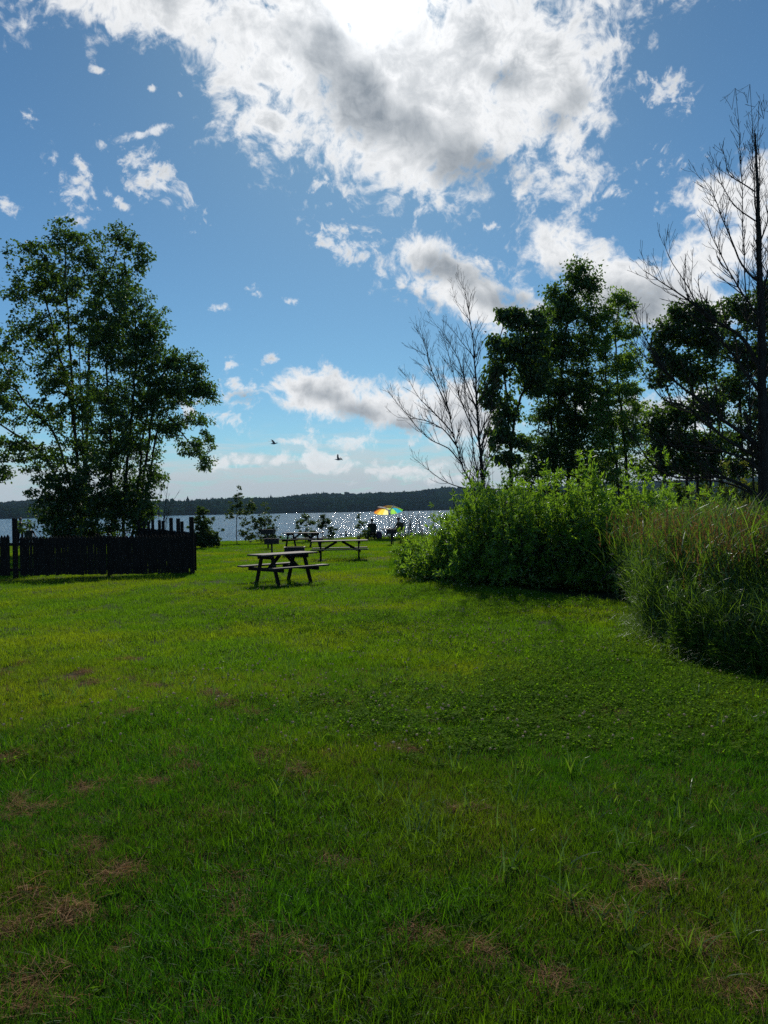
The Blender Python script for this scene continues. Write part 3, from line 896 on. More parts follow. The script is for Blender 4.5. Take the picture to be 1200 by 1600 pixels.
# ------------------------------------------------------------------ right trees
G_R = 'leafy trees behind the willow bushes'
tree('leafy_tree', 'small leaning tree with big hanging leaves beside the bare tree', 'tree',
     [[(797, 850), (797, 730), (803, 660), (818, 610), (835, 560), (842, 500)], [(803, 660), (790, 600), (780, 540), (792, 490)]],
     [(790, 492, 20, 15), (812, 505, 22, 20), (838, 500, 22, 22), (775, 535, 18, 18), (805, 550, 36, 30), (775, 585, 26, 22), (765, 620, 16, 22), (790, 640, 20, 26), (780, 680, 22, 26), (815, 690, 24, 18), (835, 590, 28, 36), (840, 545, 22, 30), (790, 715, 26, 14)],
     33, 330, L_maple, 19, .42, .20, .115, r0=.008, rmax=.14, sag=.06, step=.32, droop=1.0)
tree('leafy_tree', 'tallest dark green tree of the right grove, pointed top', 'tree',
     [[(868, 850), (870, 720), (874, 620), (884, 520), (900, 450), (902, 425)], [(880, 850), (892, 700), (905, 600), (915, 520)], [(872, 660), (855, 590), (846, 520)]],
     [(903, 432, 18, 22, 1.5), (926, 450, 20, 22, 1.2), (880, 460, 30, 20), (862, 455, 12, 10), (905, 478, 36, 28), (875, 495, 36, 28), (925, 510, 24, 32), (860, 535, 46, 30), (905, 550, 44, 40), (850, 580, 40, 32), (880, 610, 52, 34), (925, 610, 30, 40), (860, 650, 46, 26), (910, 665, 38, 26), (850, 700, 34, 24), (890, 720, 50, 30), (840, 735, 40, 22), (880, 690, 40, 26), (920, 735, 40, 22), (895, 650, 40, 30)],
     36, 760, L_ash, 30, .48, .17, .085, r0=.009, rmax=.2, sag=.04, step=.38)
tree('leafy_tree', 'lighter green slender tree with thick trunk base between the dark trees', 'tree',
     [[(984, 850), (980, 745), (974, 670), (966, 600), (962, 520), (968, 475)], [(978, 720), (952, 650), (946, 560), (950, 500)]],
     [(968, 470, 20, 18), (985, 482, 12, 14), (948, 490, 14, 14), (962, 515, 26, 20), (988, 520, 14, 16), (940, 545, 18, 22), (968, 575, 30, 24), (952, 620, 32, 26), (985, 610, 18, 26), (965, 660, 34, 26), (940, 690, 26, 24), (990, 680, 20, 30), (965, 715, 38, 22), (1000, 640, 14, 18), (955, 740, 34, 18), (1005, 735, 20, 18), (935, 650, 20, 30), (985, 560, 20, 26)],
     35, 560, L_light, 26, .33, .15, .07, r0=.008, rmax=.24, sag=.03, step=.36)
tree('leafy_tree', 'maple with several thin stems seen through the bare limbs', 'tree',
     [[(1092, 850), (1090, 740), (1084, 640), (1078, 560), (1062, 500)], [(1108, 850), (1110, 720), (1106, 620), (1098, 520)], [(1122, 850), (1128, 720), (1120, 620), (1112, 540)], [(1075, 850), (1072, 730), (1058, 660), (1040, 600)]],
     [(1060, 488, 12, 16, 1.3), (1090, 490, 26, 22), (1040, 515, 18, 18), (1068, 525, 32, 22), (1028, 545, 16, 20), (1105, 530, 26, 30), (1050, 570, 34, 24), (1090, 585, 36, 30), (1030, 600, 20, 14), (1105, 640, 34, 26), (1050, 650, 42, 22), (1025, 672, 26, 24), (1070, 690, 44, 24), (1030, 705, 22, 20), (1110, 700, 34, 26), (1062, 722, 40, 16), (1100, 732, 38, 14), (1040, 735, 24, 12)],
     37, 560, L_maple, 28, .48, .17, .125, r0=.008, rmax=.13, sag=.05, step=.38)
tree('leafy_tree', 'broad leafy tree crossing behind the tall bare trunk', 'tree',
     [[(1165, 850), (1160, 720), (1155, 620), (1150, 520)], [(1180, 850), (1195, 680), (1205, 560)]],
     [(1130, 490, 22, 22), (1160, 480, 26, 20), (1190, 500, 28, 28), (1140, 540, 30, 26), (1180, 560, 36, 30), (1145, 610, 34, 28), (1190, 640, 36, 36), (1145, 680, 34, 30), (1190, 710, 40, 26), (1150, 730, 36, 16), (1225, 560, 40, 60), (1230, 680, 40, 50), (1200, 460, 22, 26)],
     39, 560, L_maple, 28, .48, .17, .125, r0=.008, rmax=.16, sag=.05, step=.38)
for (px, py, h, rx, Yc, lf, lb) in ((1045, 770, 3.6, 2.4, 41, L_shrub, 'round green thicket bush far behind the maple stems'),
                                    (1000, 772, 2.7, 1.8, 44, L_shrub, 'low thicket bush far behind, at the foot of the thick trunk'),
                                    (1110, 772, 4.1, 2.8, 42, L_shrub, 'wide thicket bush far behind the bare tree limbs'),
                                    (835, 775, 3.9, 2.2, 38, L_shrub, 'dark thicket bush between the grove trunks'),
                                    (925, 775, 4.0, 2.3, 39, L_shrub, 'thicket bush behind the willow tops in the grove'),
                                    (1195, 772, 4.4, 2.8, 43, L_shrub, 'thicket bush far behind the bare trunk at the photo edge')):
    c = at(px, py, Yc)
    bush('thicket_bush', lb, c[0], Yc, rx, rx, h, lf, shoots=260, per=46, llen=.19, lwid=.10, cat='bush', group='bushes behind the grove')

# ------------------------------------------------------------------ bare trees
bare_tree('bare_tree', 'leafless grey tree fanning out above the willow bushes, two stems', [
    ([(756, 850), (755, 770), (748, 700), (745, 640), (741, 560), (734, 500), (727, 460), (722, 438)], 0.0680, 0.0042, 1.1),
    ([(737, 850, 0, 1), (738, 770), (722, 725), (708, 670), (700, 630), (694, 580)], 0.0442, 0.0056, 1.0),
    ([(744, 850, 0, 1), (746, 770), (738, 710), (732, 660), (724, 610), (718, 560)], 0.0340, 0.0049, .9),
    ([(710, 680), (680, 645), (655, 620), (632, 580)], 0.0204, 0.0028, .7),
    ([(716, 700), (690, 670), (655, 655), (620, 652), (604, 640)], 0.0218, 0.0028, .7),
    ([(722, 725), (700, 700), (665, 680), (630, 640), (604, 608)], 0.0204, 0.0028, .7),
    ([(735, 765), (700, 755), (670, 735), (640, 712)], 0.0177, 0.0028, .6),
    ([(700, 640), (678, 590), (665, 545), (655, 500)], 0.0204, 0.0028, .8),
    ([(705, 655), (690, 600), (672, 560), (640, 540)], 0.0177, 0.0028, .7),
    ([(746, 640), (728, 600), (715, 560), (690, 520), (668, 498)], 0.0204, 0.0028, .8),
    ([(748, 690), (725, 640), (712, 600), (700, 550), (690, 510)], 0.0204, 0.0028, .8),
    ([(742, 560), (725, 540), (705, 515), (690, 500)], 0.0136, 0.0028, .5),
    ([(750, 720), (765, 670), (770, 620), (775, 570)], 0.0136, 0.0028, .6),
    ([(734, 500), (716, 480), (706, 450), (700, 434)], 0.0082, 0.0021, .35)],
    23, None, M_deadbark, seed=4, tw_n=40)
bare_tree('bare_tree', 'tall dead tree at the photo edge with long sweeping leafless limbs', [
    ([(1204, 900), (1202, 800), (1197, 700), (1191, 600), (1187, 500), (1183, 400), (1178, 300), (1174, 215)], 0.1326, 0.0152, .45),
    ([(1174, 215, 0, 0), (1160, 190), (1148, 165), (1136, 145)], 0.0218, 0.0032, .5),
    ([(1176, 240, 0, 0), (1172, 200), (1165, 165), (1160, 148)], 0.0218, 0.0032, .5),
    ([(1177, 260, 0, 0), (1188, 215), (1196, 180), (1196, 140)], 0.0218, 0.0032, .5),
    ([(1180, 300), (1160, 285), (1140, 270), (1128, 225)], 0.0156, 0.0032, .5),
    ([(1180, 345), (1150, 325), (1128, 290), (1118, 250)], 0.0156, 0.0032, .5),
    ([(1185, 440), (1160, 415), (1130, 350), (1108, 300), (1092, 275)], 0.0234, 0.0032, .7),
    ([(1188, 500), (1160, 460), (1125, 400), (1100, 340)], 0.0234, 0.0032, .7),
    ([(1190, 580), (1160, 530), (1115, 500), (1068, 465), (1032, 440), (1010, 425)], 0.0390, 0.0040, .8),
    ([(1095, 488), (1070, 440), (1045, 400), (1035, 370)], 0.0156, 0.0032, .6),
    ([(1192, 620), (1165, 580), (1140, 545), (1110, 515), (1080, 490)], 0.0312, 0.0040, .7),
    ([(1196, 705), (1150, 670), (1100, 630), (1050, 590), (1005, 520), (990, 470)], 0.0390, 0.0040, .8),
    ([(1040, 580), (1010, 560), (995, 540), (985, 500)], 0.0125, 0.0032, .5),
    ([(1196, 720), (1140, 690), (1080, 640), (1030, 620), (990, 560)], 0.0312, 0.0040, .7),
    ([(1199, 745), (1160, 715), (1100, 700), (1040, 695), (1000, 670)], 0.0312, 0.0040, .7),
    ([(1201, 790), (1165, 760), (1120, 745), (1070, 748), (1030, 735), (1000, 700), (985, 660)], 0.0390, 0.0040, .7),
    ([(1201, 800), (1170, 770), (1130, 752), (1085, 750), (1040, 752), (1010, 740)], 0.0273, 0.0040, .6),
    ([(1198, 770), (1180, 730), (1165, 690), (1150, 650)], 0.0195, 0.0040, .6),
    ([(1188, 480), (1200, 430), (1215, 380), (1222, 330)], 0.0234, 0.0040, .7),
    ([(1191, 600), (1212, 540), (1235, 480), (1250, 420)], 0.0312, 0.0040, .8),
    ([(1196, 700), (1225, 640), (1262, 590), (1300, 540)], 0.0390, 0.0040, .8),
    ([(1183, 390), (1198, 350), (1206, 300), (1210, 260)], 0.0156, 0.0032, .5)],
    14, None, M_deadbark, seed=11, tw_n=46)

# ------------------------------------------------------------------ willow bushes along the lawn
GB = 'willow bushes along the lawn'
for (X, Yc, rx, ry, h, lb, sh) in (
    (.90, 20.8, .66, .8, 1.02, 'lowest willow bush at the lawn end nearest the umbrella', 130),
    (1.62, 19.4, 1.0, 1.0, 1.92, 'rounded willow bush just under the bare tree, facing the tables', 240),
    (2.5, 18.4, 1.25, 1.2, 2.5, 'bright willow bush in front of the bare tree stems', 330),
    (3.35, 17.5, 1.35, 1.15, 2.35, 'willow bush in the middle of the row, dark base on the lawn', 330),
    (4.45, 17.3, 1.4, 1.15, 2.6, 'tall willow bush with yellow green tips beneath the grove', 340),
    (5.35, 16.4, 1.35, 1.2, 2.4, 'last willow bush, touching the tall grass', 320),
    (2.9, 20.6, 1.7, 1.2, 2.55, 'willow bush in the rear row near the leaning tree', 240),
    (5.2, 20.2, 1.8, 1.2, 2.55, 'willow bush in the rear row under the tallest tree', 240),
    (7.4, 19.4, 1.6, 1.2, 2.25, 'willow bush in the rear row beyond the seeding grass', 220)):
    bush('willow_bush', lb, X, Yc, rx, ry, h * 1.03, L_willow, shoots=int(sh * 2.1), per=36, llen=.125, lwid=.036, cat='bush', group=GB)
bush('yellow_shrub', 'yellow green shrub below the low limbs of the tall bare tree', 9.4, 20.5, 1.6, 1.3, 2.9, L_yellow, shoots=230, per=44, llen=.11, lwid=.045, cat='shrub')
bush('yellow_shrub', 'smaller olive shrub behind the brown seed heads', 7.9, 17.8, 1.2, 1.0, 2.0, L_yellow, shoots=170, per=40, llen=.10, lwid=.04, cat='shrub')

# ------------------------------------------------------------------ saplings on the shore
def sapling(label, px, ybase, ytop, wpx, Y, n, cat='sapling', blobs=None, lean=0, per=16, leafm=None, ll=.125, lw=.075, name='sapling'):
    H = ybase - ytop
    bl = blobs or [(px + lean, ytop + H * .15, wpx * .3, H * .14), (px + lean * .5, ytop + H * .4, wpx * .5, H * .2), (px, ytop + H * .66, wpx * .5, H * .2)]
    return tree(name, label, cat, [[(px, ybase), (px + lean * .3, ybase - H * .4), (px + lean, ytop + H * .1)]], bl, Y, n, leafm or L_sapling, per, .16, ll, lw, r0=.005, rmax=.045, step=.2, sag=0, shell=.7, group='young trees on the shore')
sapling('tallest slim sapling on the shore with bare lower stem', 370, 855, 759, 34, 45, 70, blobs=[(372, 772, 7, 12), (368, 790, 14, 12), (385, 800, 14, 12), (362, 806, 12, 8), (392, 790, 10, 10), (388, 818, 12, 10), (380, 832, 10, 8)])
sapling('bushy two-pointed sapling behind the pedestal grills', 414, 856, 784, 42, 45, 90, blobs=[(414, 795, 7, 12), (412, 815, 16, 14), (426, 815, 10, 12), (400, 822, 16, 14), (415, 838, 24, 14), (393, 838, 14, 12), (428, 838, 10, 12)])
sapling('drooping sapling over the farthest table', 478, 852, 803, 30, 46, 46, blobs=[(480, 808, 8, 7), (470, 815, 10, 8), (486, 818, 8, 8), (468, 826, 5, 8), (488, 832, 12, 8), (478, 836, 14, 6)])
sapling('sapling beside the drooping one, between the two far tables', 504, 851, 802, 26, 46, 44, blobs=[(504, 809, 5, 7), (502, 819, 9, 9), (512, 816, 6, 8), (519, 830, 8, 10), (512, 840, 10, 7)])
sapling('thinnest sapling beside the seated couple', 561, 850, 799, 20, 46, 30, blobs=[(561, 806, 3, 6), (568, 817, 6, 6), (560, 823, 5, 7), (574, 830, 8, 6), (563, 838, 9, 6)], per=10)
sapling('low spreading sapling growing behind the seated person', 576, 850, 826, 22, 47, 26, blobs=[(572, 836, 10, 7), (584, 838, 10, 8)])
sapling('dark pointed evergreen-like bush at the fence corner', 318, 862, 788, 46, 40, 200, cat='bush', name='pointed_bush', per=34, leafm=L_shrub, ll=.13, lw=.07,
        blobs=[(316, 800, 7, 10), (317, 818, 15, 13), (312, 836, 18, 13), (326, 834, 16, 12), (318, 851, 24, 12), (334, 846, 12, 10), (302, 846, 12, 14)])

# ------------------------------------------------------------------ lawn: grass, clover, straw (stuff)
def lawn_points(n, y0, y1, power=1.0, half=.56, pad=1.2):
    u = rng.random(n)
    Y = y0 + (y1 - y0) * u ** power
    X = rng.uniform(-1, 1, n) * (half * Y + pad)
    return X, Y

def vnoise(x, y, s, seed=0):
    r = np.random.default_rng(seed); v = 0
    for k in range(6):
        a = r.uniform(0, 2 * PI); f = s * r.uniform(.6, 1.8); p = r.uniform(0, 6.28)
        v = v + np.sin(f * (x * math.cos(a) + y * math.sin(a)) + p + 1.3 * np.sin(f * .7 * (y * math.cos(a) - x * math.sin(a)) + p * 2))
    return v / 6

STRAW_PX = [(205, 1035, 24, 5), (120, 1062, 16, 8), (130, 1076, 14, 4), (335, 1090, 22, 5), (418, 1117, 14, 5), (350, 1108, 10, 3), (270, 1192, 14, 6), (305, 1217, 20, 5), (400, 1200, 14, 6), (482, 1221, 14, 6),
            (25, 1266, 14, 5), (40, 1286, 16, 6), (12, 1198, 16, 6), (152, 1349, 18, 9), (185, 1382, 22, 9), (218, 1370, 10, 8), (115, 1443, 28, 6), (72, 1458, 18, 8), (40, 1415, 30, 6), (8, 1474, 14, 8), (362, 1437, 22, 9), (345, 1400, 20, 7),
            (500, 1530, 22, 9), (660, 1492, 28, 9), (762, 1520, 30, 10), (45, 1590, 28, 16), (30, 1550, 26, 10), (240, 1240, 22, 6), (130, 1245, 20, 6), (970, 1115, 30, 6), (15, 1050, 18, 8), (8, 1065, 12, 6), (720, 1275, 18, 6),
            (530, 1100, 16, 3), (640, 1178, 16, 5), (880, 1545, 30, 12), (520, 1358, 20, 6), (900, 1440, 20, 7), (350, 1288, 14, 4), (250, 1075, 14, 4), (190, 1130, 16, 4), (1100, 1500, 24, 10), (1010, 1390, 20, 6), (420, 1500, 26, 8), (1160, 1560, 24, 10)]
SP = []
for (px, py, rx, ry) in STRAW_PX:
    g = gnd(px, py); g2 = gnd(px + rx, py); g3 = gnd(px, py + ry)
    SP.append((g[0], g[1], max(.05, abs(g2[0] - g[0])), max(.05, abs(g3[1] - g[1]))))
SP = np.array(SP)
def straw_mask(X, Y):
    m = np.zeros(len(X))
    for (x, y, rx, ry) in SP:
        m = np.maximum(m, 1 - ((X - x) / (rx * 1.25)) ** 2 - ((Y - y) / (ry * 1.25)) ** 2)
    return m

def edge_x(Y):
    """where the tall growth begins on the right"""
    return np.interp(Y, [0, 6.6, 7.6, 9.0, 10.6, 13.5, 15.5, 17.5, 19.5, 22], [4.8, 4.3, 3.95, 3.5, 3.4, 4.0, 2.8, 1.5, .45, .1])

near = [tuft('near', 26, .075, (.035, .085), (.0022, .0045), .38, .55, L_grass_shaded, 3, 100 + k) for k in range(6)] + \
       [tuft('near_long', 16, .06, (.07, .16), (.003, .0065), .42, .9, L_grass_shaded, 4, 120 + k, .6) for k in range(3)] + \
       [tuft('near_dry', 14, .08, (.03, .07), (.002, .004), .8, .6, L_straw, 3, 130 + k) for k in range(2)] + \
       [tuft('near_pale', 26, .075, (.035, .085), (.0022, .0045), .38, .55, L_grass_lit, 3, 140 + k) for k in range(4)]
X, Y = lawn_points(46000, 1.3, 9.5, 1.05, .54, .7)
ln = vnoise(X, Y, 1.6, 3)
keep = (rng.random(len(X)) > np.clip(straw_mask(X, Y) * 3, 0, .96)) & (X < edge_x(Y) + .35)
X, Y, ln = X[keep], Y[keep], ln[keep]
u = rng.random(len(X))
dry = (vnoise(X, Y, 1.1, 8) > .1) | (straw_mask(X, Y) > -1.2)
idx = np.where(u < .035 + .16 * (ln > .25), rng.integers(6, 9, len(X)), rng.integers(0, 6, len(X)))
idx = np.where(dry & (rng.random(len(X)) < .20), rng.integers(9, 11, len(X)), idx)
pale = np.clip((Y - 4.2) / 4.2, 0, 1) + .55 * vnoise(X, Y, .9, 71) - .25 * np.clip(X / 3, -1, 1) > rng.random(len(X)) * .9 + .12  # share of lit-coloured tufts grows with distance, fading out the painted foreground shade
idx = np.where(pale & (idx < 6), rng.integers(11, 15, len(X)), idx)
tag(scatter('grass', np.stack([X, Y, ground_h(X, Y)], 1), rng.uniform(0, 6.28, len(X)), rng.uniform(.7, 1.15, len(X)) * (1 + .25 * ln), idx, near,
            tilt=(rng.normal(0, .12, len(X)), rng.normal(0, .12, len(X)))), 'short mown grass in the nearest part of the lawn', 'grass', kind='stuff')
far = [tuft('mid', 34, .14, (.04, .09), (.004, .008), .42, .5, L_grass_lit, 2, 200 + k) for k in range(5)] + \
      [tuft('mid_long', 22, .12, (.07, .14), (.005, .009), .5, .8, L_grass_lit, 3, 220 + k, .65) for k in range(2)]
X, Y = lawn_points(30000, 9.0, 24, 1.0, .54, 1.5)
keep = (rng.random(len(X)) > np.clip(straw_mask(X, Y) * 2.2, 0, .85)) & (X < edge_x(Y) + .5)
X, Y = X[keep], Y[keep]
idx = np.where(rng.random(len(X)) < .12, rng.integers(5, 7, len(X)), rng.integers(0, 5, len(X)))
tag(scatter('grass', np.stack([X, Y, ground_h(X, Y)], 1), rng.uniform(0, 6.28, len(X)), rng.uniform(.7, 1.2, len(X)), idx, far), 'mown grass in the middle of the lawn up to the fence', 'grass', kind='stuff')
wide = [tuft('far', 46, .26, (.05, .10), (.008, .014), .45, .4, L_grass_lit, 2, 240 + k) for k in range(4)]
X, Y = lawn_points(26000, 23, 53.5, .9, .56, 2)
keep = (Y < shore_y(X) + .5) & (X < 14)
X, Y = X[keep], Y[keep]
tag(scatter('grass', np.stack([X, Y, ground_h(X, Y)], 1), rng.uniform(0, 6.28, len(X)), rng.uniform(.7, 1.25, len(X)), rng.integers(0, 4, len(X)), wide), 'grass round the picnic tables down to the lake', 'grass', kind='stuff')

def clover_patch(seed, n, rad, size=.017):
    r = np.random.default_rng(seed)
    a = r.uniform(0, 6.28, n); q = np.sqrt(r.random(n)) * rad
    C0 = np.stack([np.cos(a) * q, np.sin(a) * q, r.uniform(.02, .06, n)], 1)
    parts = []
    Vs, Fs = [], []; off = 0
    for i in range(n):
        th = r.uniform(0, 6.28); tl = r.normal(0, .45, 2); s = size * r.uniform(.7, 1.35)
        for k in range(3):
            b = th + k * 2 * PI / 3
            dx = np.array([math.cos(b), math.sin(b), tl[0] * math.cos(b) + tl[1] * math.sin(b) + .1]); sx = np.array([-math.sin(b), math.cos(b), 0])
            c = C0[i]
            Vs += [c, c + dx * s * .75 + sx * s * .52, c + dx * s * 1.15, c + dx * s * .75 - sx * s * .52]
            Fs.append([off, off + 1, off + 2, off + 3]); off += 4
    t = np.repeat(np.clip(r.normal(.45, .25, n), 0, 1), 12)
    return np_mesh('clover_patch', np.array(Vs), np.array(Fs), L_clover, tint=t)
cl = [clover_patch(300 + k, 34, .13, .0125) for k in range(5)]
X, Y = lawn_points(20000, 4.2, 17.5, .95, .52, 1.0)
dens = .50 - ((X - 1.3) / (3.2 + .12 * Y)) ** 2 - np.clip((7.0 - Y) / 2.2, 0, 2) * (1 - .35 * np.clip(X, -1, 1)) + 1.3 * vnoise(X, Y, .9, 21)
keep = (rng.random(len(X)) < np.clip(dens, 0.02, 1)) & (X < edge_x(Y) + .1) & (straw_mask(X, Y) < .2)
X, Y = X[keep], Y[keep]
tag(scatter('clover', np.stack([X, Y, ground_h(X, Y)], 1), rng.uniform(0, 6.28, len(X)), rng.uniform(.6, 1.35, len(X)), rng.integers(0, 5, len(X)), cl), 'low clover leaves spreading through the middle of the lawn', 'clover', kind='stuff')

def bloom(seed):
    r = np.random.default_rng(seed); bm = bmesh.new(); bmesh.ops.create_icosphere(bm, subdivisions=2, radius=.0095)
    for v in bm.verts: v.co = v.co * (1 + r.normal(0, .13)); v.co.z = v.co.z * .85 + .085
    V0 = np.array([v.co[:] for v in bm.verts]); F0 = np.array([[v.index for v in f.verts] for f in bm.faces]); bm.free()
    V1, Q1 = tubes_np([np.array([[0, 0, 0], [.004, .002, .04], [0, 0, .08]])], [[.0014, .0014, .0012]], 3)
    return join_np('clover_bloom', [(V0, [F0], r.uniform(.1, .9, len(V0)), 0), (V1, [Q1], np.full(len(V1), .4), 1)], [L_white, L_clover])
bl = [bloom(k) for k in range(3)]
X, Y = lawn_points(8500, 5.5, 26, .8, .5, .5)
dens = .55 + .8 * vnoise(X, Y, .8, 33) - ((X - 1.0) / (4 + .15 * Y)) ** 2
keep = (rng.random(len(X)) < np.clip(dens, .03, 1)) & (X < edge_x(Y))
X, Y = X[keep], Y[keep]
tag(scatter('clover_flowers', np.stack([X, Y, ground_h(X, Y)], 1), rng.uniform(0, 6.28, len(X)), rng.uniform(.75, 1.3, len(X)), rng.integers(0, 3, len(X)), bl,
            tilt=(rng.normal(0, .2, len(X)), rng.normal(0, .2, len(X)))), 'small white clover flower heads dotted over the lawn', 'clover flowers', kind='stuff')

def straw_clump(seed):
    r = np.random.default_rng(seed); n = 90
    a = r.uniform(0, 6.28, n); q = np.sqrt(r.random(n)) * .10
    base = np.stack([np.cos(a) * q, np.sin(a) * q, r.uniform(.004, .05, n) * (1.1 - q / .10)], 1)
    a2 = r.uniform(0, 6.28, n); el = r.normal(.15, .3, n)
    d = np.stack([np.cos(a2) * np.cos(el), np.sin(a2) * np.cos(el), np.sin(el)], 1)
    V, Q, T, k = blade_arrays(base, d, r.uniform(.05, .14, n), r.uniform(.0016, .0034, n), r.normal(.5, .5, n), 3, r=r)
    return np_mesh('straw_clump', V, [Q, T], L_straw, tint=np.repeat(np.clip(r.normal(.45, .28, n), 0, 1), k))
sc = [straw_clump(400 + k) for k in range(5)]
XX, YY, SS = [], [], []
for (x, y, rx, ry) in SP:
    n = int(np.clip(rx * ry * 260, 5, 50)); m = max(2, n // 6)
    a = rng.uniform(0, 6.28, m); q = rng.random(m) ** .5
    ku, kv = np.cos(a) * q * rx * 1.15, np.sin(a) * q * ry * 1.15
    k = rng.integers(0, m, n)
    XX.append(x + ku[k] + rng.normal(0, .05, n)); YY.append(y + kv[k] + rng.normal(0, .05, n)); SS.append(rng.uniform(.5, 1.2, n))
n = 420
a, b = lawn_points(n, 1.4, 9, 1.0, .52, .4); XX.append(a); YY.append(b); SS.append(rng.uniform(.3, .65, n))
X = np.concatenate(XX); Y = np.concatenate(YY); s = np.concatenate(SS)
tag(scatter('dry_grass', np.stack([X, Y, ground_h(X, Y) + .012], 1), rng.uniform(0, 6.28, len(X)), s, rng.integers(0, 5, len(X)), sc), 'brown clumps of dried grass clippings lying on the lawn', 'dry grass', kind='stuff')

# coarse upright blades and broad weeds in the near lawn
co = [tuft('coarse', 7, .05, (.12, .24), (.006, .011), .38, .7, L_tall, 4, 420 + k, .6) for k in range(5)]
X, Y = lawn_points(900, 1.5, 10.5, 1.1, .53, .3)
keep = (vnoise(X, Y, 1.3, 44) > .02) & (X < edge_x(Y)); X, Y = X[keep], Y[keep]
tag(scatter('coarse_grass', np.stack([X, Y, ground_h(X, Y)], 1), rng.uniform(0, 6.28, len(X)), rng.uniform(.55, 1.1, len(X)), rng.integers(0, 5, len(X)), co), 'taller bright blades standing out of the near lawn', 'grass', kind='stuff')
def rosette(seed):
    r = np.random.default_rng(seed); n = 11
    a = r.uniform(0, 6.28, n); el = r.uniform(.15, .8, n)
    d = np.stack([np.cos(a) * np.cos(el), np.sin(a) * np.cos(el), np.sin(el)], 1)
    V, Q, T, k = blade_arrays(np.zeros((n, 3)), d, r.uniform(.07, .14, n), r.uniform(.022, .04, n), r.uniform(.4, 1.1, n), 4, r=r)
    V[:, 2] += .01
    return np_mesh('weed_rosette', V, [Q, T], L_weed, tint=np.repeat(np.clip(r.normal(.4, .25, n), 0, 1), k))
ro = [rosette(440 + k) for k in range(4)]
X, Y = lawn_points(60, 2.4, 12, 1.0, .5, 0); keep = X < edge_x(Y) - .1; X, Y = X[keep], Y[keep]
ex = [gnd(840, 1262), gnd(830, 1275), gnd(985, 1195), gnd(870, 1140), gnd(560, 1110), gnd(1060, 1205), gnd(650, 1130), gnd(700, 1112)]
X = np.concatenate([X, [e[0] for e in ex]]); Y = np.concatenate([Y, [e[1] for e in ex]])
tag(scatter('broadleaf_weeds', np.stack([X, Y, ground_h(X, Y) + .02], 1), rng.uniform(0, 6.28, len(X)), rng.uniform(.35, .75, len(X)), rng.integers(0, 4, len(X)), ro), 'flat broad-leaved weeds in the lawn', 'weeds', kind='stuff')

# ------------------------------------------------------------------ tall grass on the right
def reed_tuft(seed, n, h, heads=False, leaf=None):
    r = np.random.default_rng(seed)
    parts = []
    a = r.uniform(0, 6.28, n); q = np.sqrt(r.random(n)) * .2
    base = np.stack([np.cos(a) * q, np.sin(a) * q, np.full(n, -.01)], 1)
    ln = np.abs(r.normal(0, .13, n)); a2 = r.uniform(0, 6.28, n); H = r.uniform(.75, 1.1, n) * h
    d = np.stack([np.cos(a2) * np.sin(ln), np.sin(a2) * np.sin(ln), np.cos(ln)], 1)
    paths, rads, LB, LD, LL, LW, LBd = [], [], [], [], [], [], []
    for i in range(n):
        ts = np.linspace(0, 1, 5)[:, None]
        P = base[i] + d[i] * ts * H[i] + np.array([d[i][0], d[i][1], 0]) * (ts ** 2) * H[i] * .35
        paths.append(P); rads.append(np.linspace(.0035, .0016, 5))
        for k in range(r.integers(5, 8)):
            t = r.uniform(.12, .95); j = min(3, int(t * 4)); p = P[j] + (P[j + 1] - P[j]) * (t * 4 - j)
            b = r.uniform(0, 6.28); el = r.uniform(.85, 1.38)
            LB.append(p); LD.append([math.cos(b) * math.cos(el), math.sin(b) * math.cos(el), math.sin(el)])
            LL.append(r.uniform(.22, .46)); LW.append(r.uniform(.008, .014)); LBd.append(abs(r.normal(.75, .55)))
    V, Q = tubes_np(paths, rads, 3)
    parts.append((V, [Q], np.full(len(V), .35), 0))
    V, Q, T, k = blade_arrays(np.array(LB), np.array(LD), np.array(LL), np.array(LW), np.array(LBd), 4, r=r)
    parts.append((V, [Q, T], np.repeat(np.clip(r.normal(.42, .27, len(LB)), 0, 1), k), 0))
    if heads:
        HB, HD = [], []
        for P in paths:
            top = P[-1]
            for k in range(16):
                b = r.uniform(0, 6.28); el = r.uniform(.7, 1.45)
                HB.append(top + np.array([0, 0, -.16 + .011 * k]) * 1.0); HD.append([math.cos(b) * math.cos(el), math.sin(b) * math.cos(el), math.sin(el)])
        m = len(HB)
        V, Q, T, k = blade_arrays(np.array(HB), np.array(HD), r.uniform(.02, .055, m), r.uniform(.004, .008, m), r.normal(.2, .3, m), 2, r=r)
        parts.append((V, [Q, T], np.repeat(np.clip(r.normal(.45, .28, m), 0, 1), k), 1))
    return join_np('reed_tuft', parts, [leaf or L_tall, L_seed])
rt = [reed_tuft(500 + k, 16, 1.0) for k in range(5)]
rh = [reed_tuft(520 + k, 11, 1.12, True) for k in range(4)]
n = 5200
Y = rng.uniform(5.6, 17.5, n); X = edge_x(Y) + rng.uniform(0, 1, n) ** 1.1 * (1.0 + .56 * Y - edge_x(Y) + 1.6)
keep = (X > edge_x(Y) + .12 + .05 * np.maximum(Y - 8, 0)) & ~((Y > 13.6) & (X < 5.6))
X, Y = X[keep], Y[keep]
ed = np.clip((X - edge_x(Y)) / 1.1, 0, 1)
hs = (.70 + .34 * ed) * (1 + .12 * vnoise(X, Y, 1.4, 55)) * rng.uniform(.82, 1.1, len(X)) * np.interp(Y, [6, 9, 13, 17], [.86, 1.0, 1.22, 1.3])
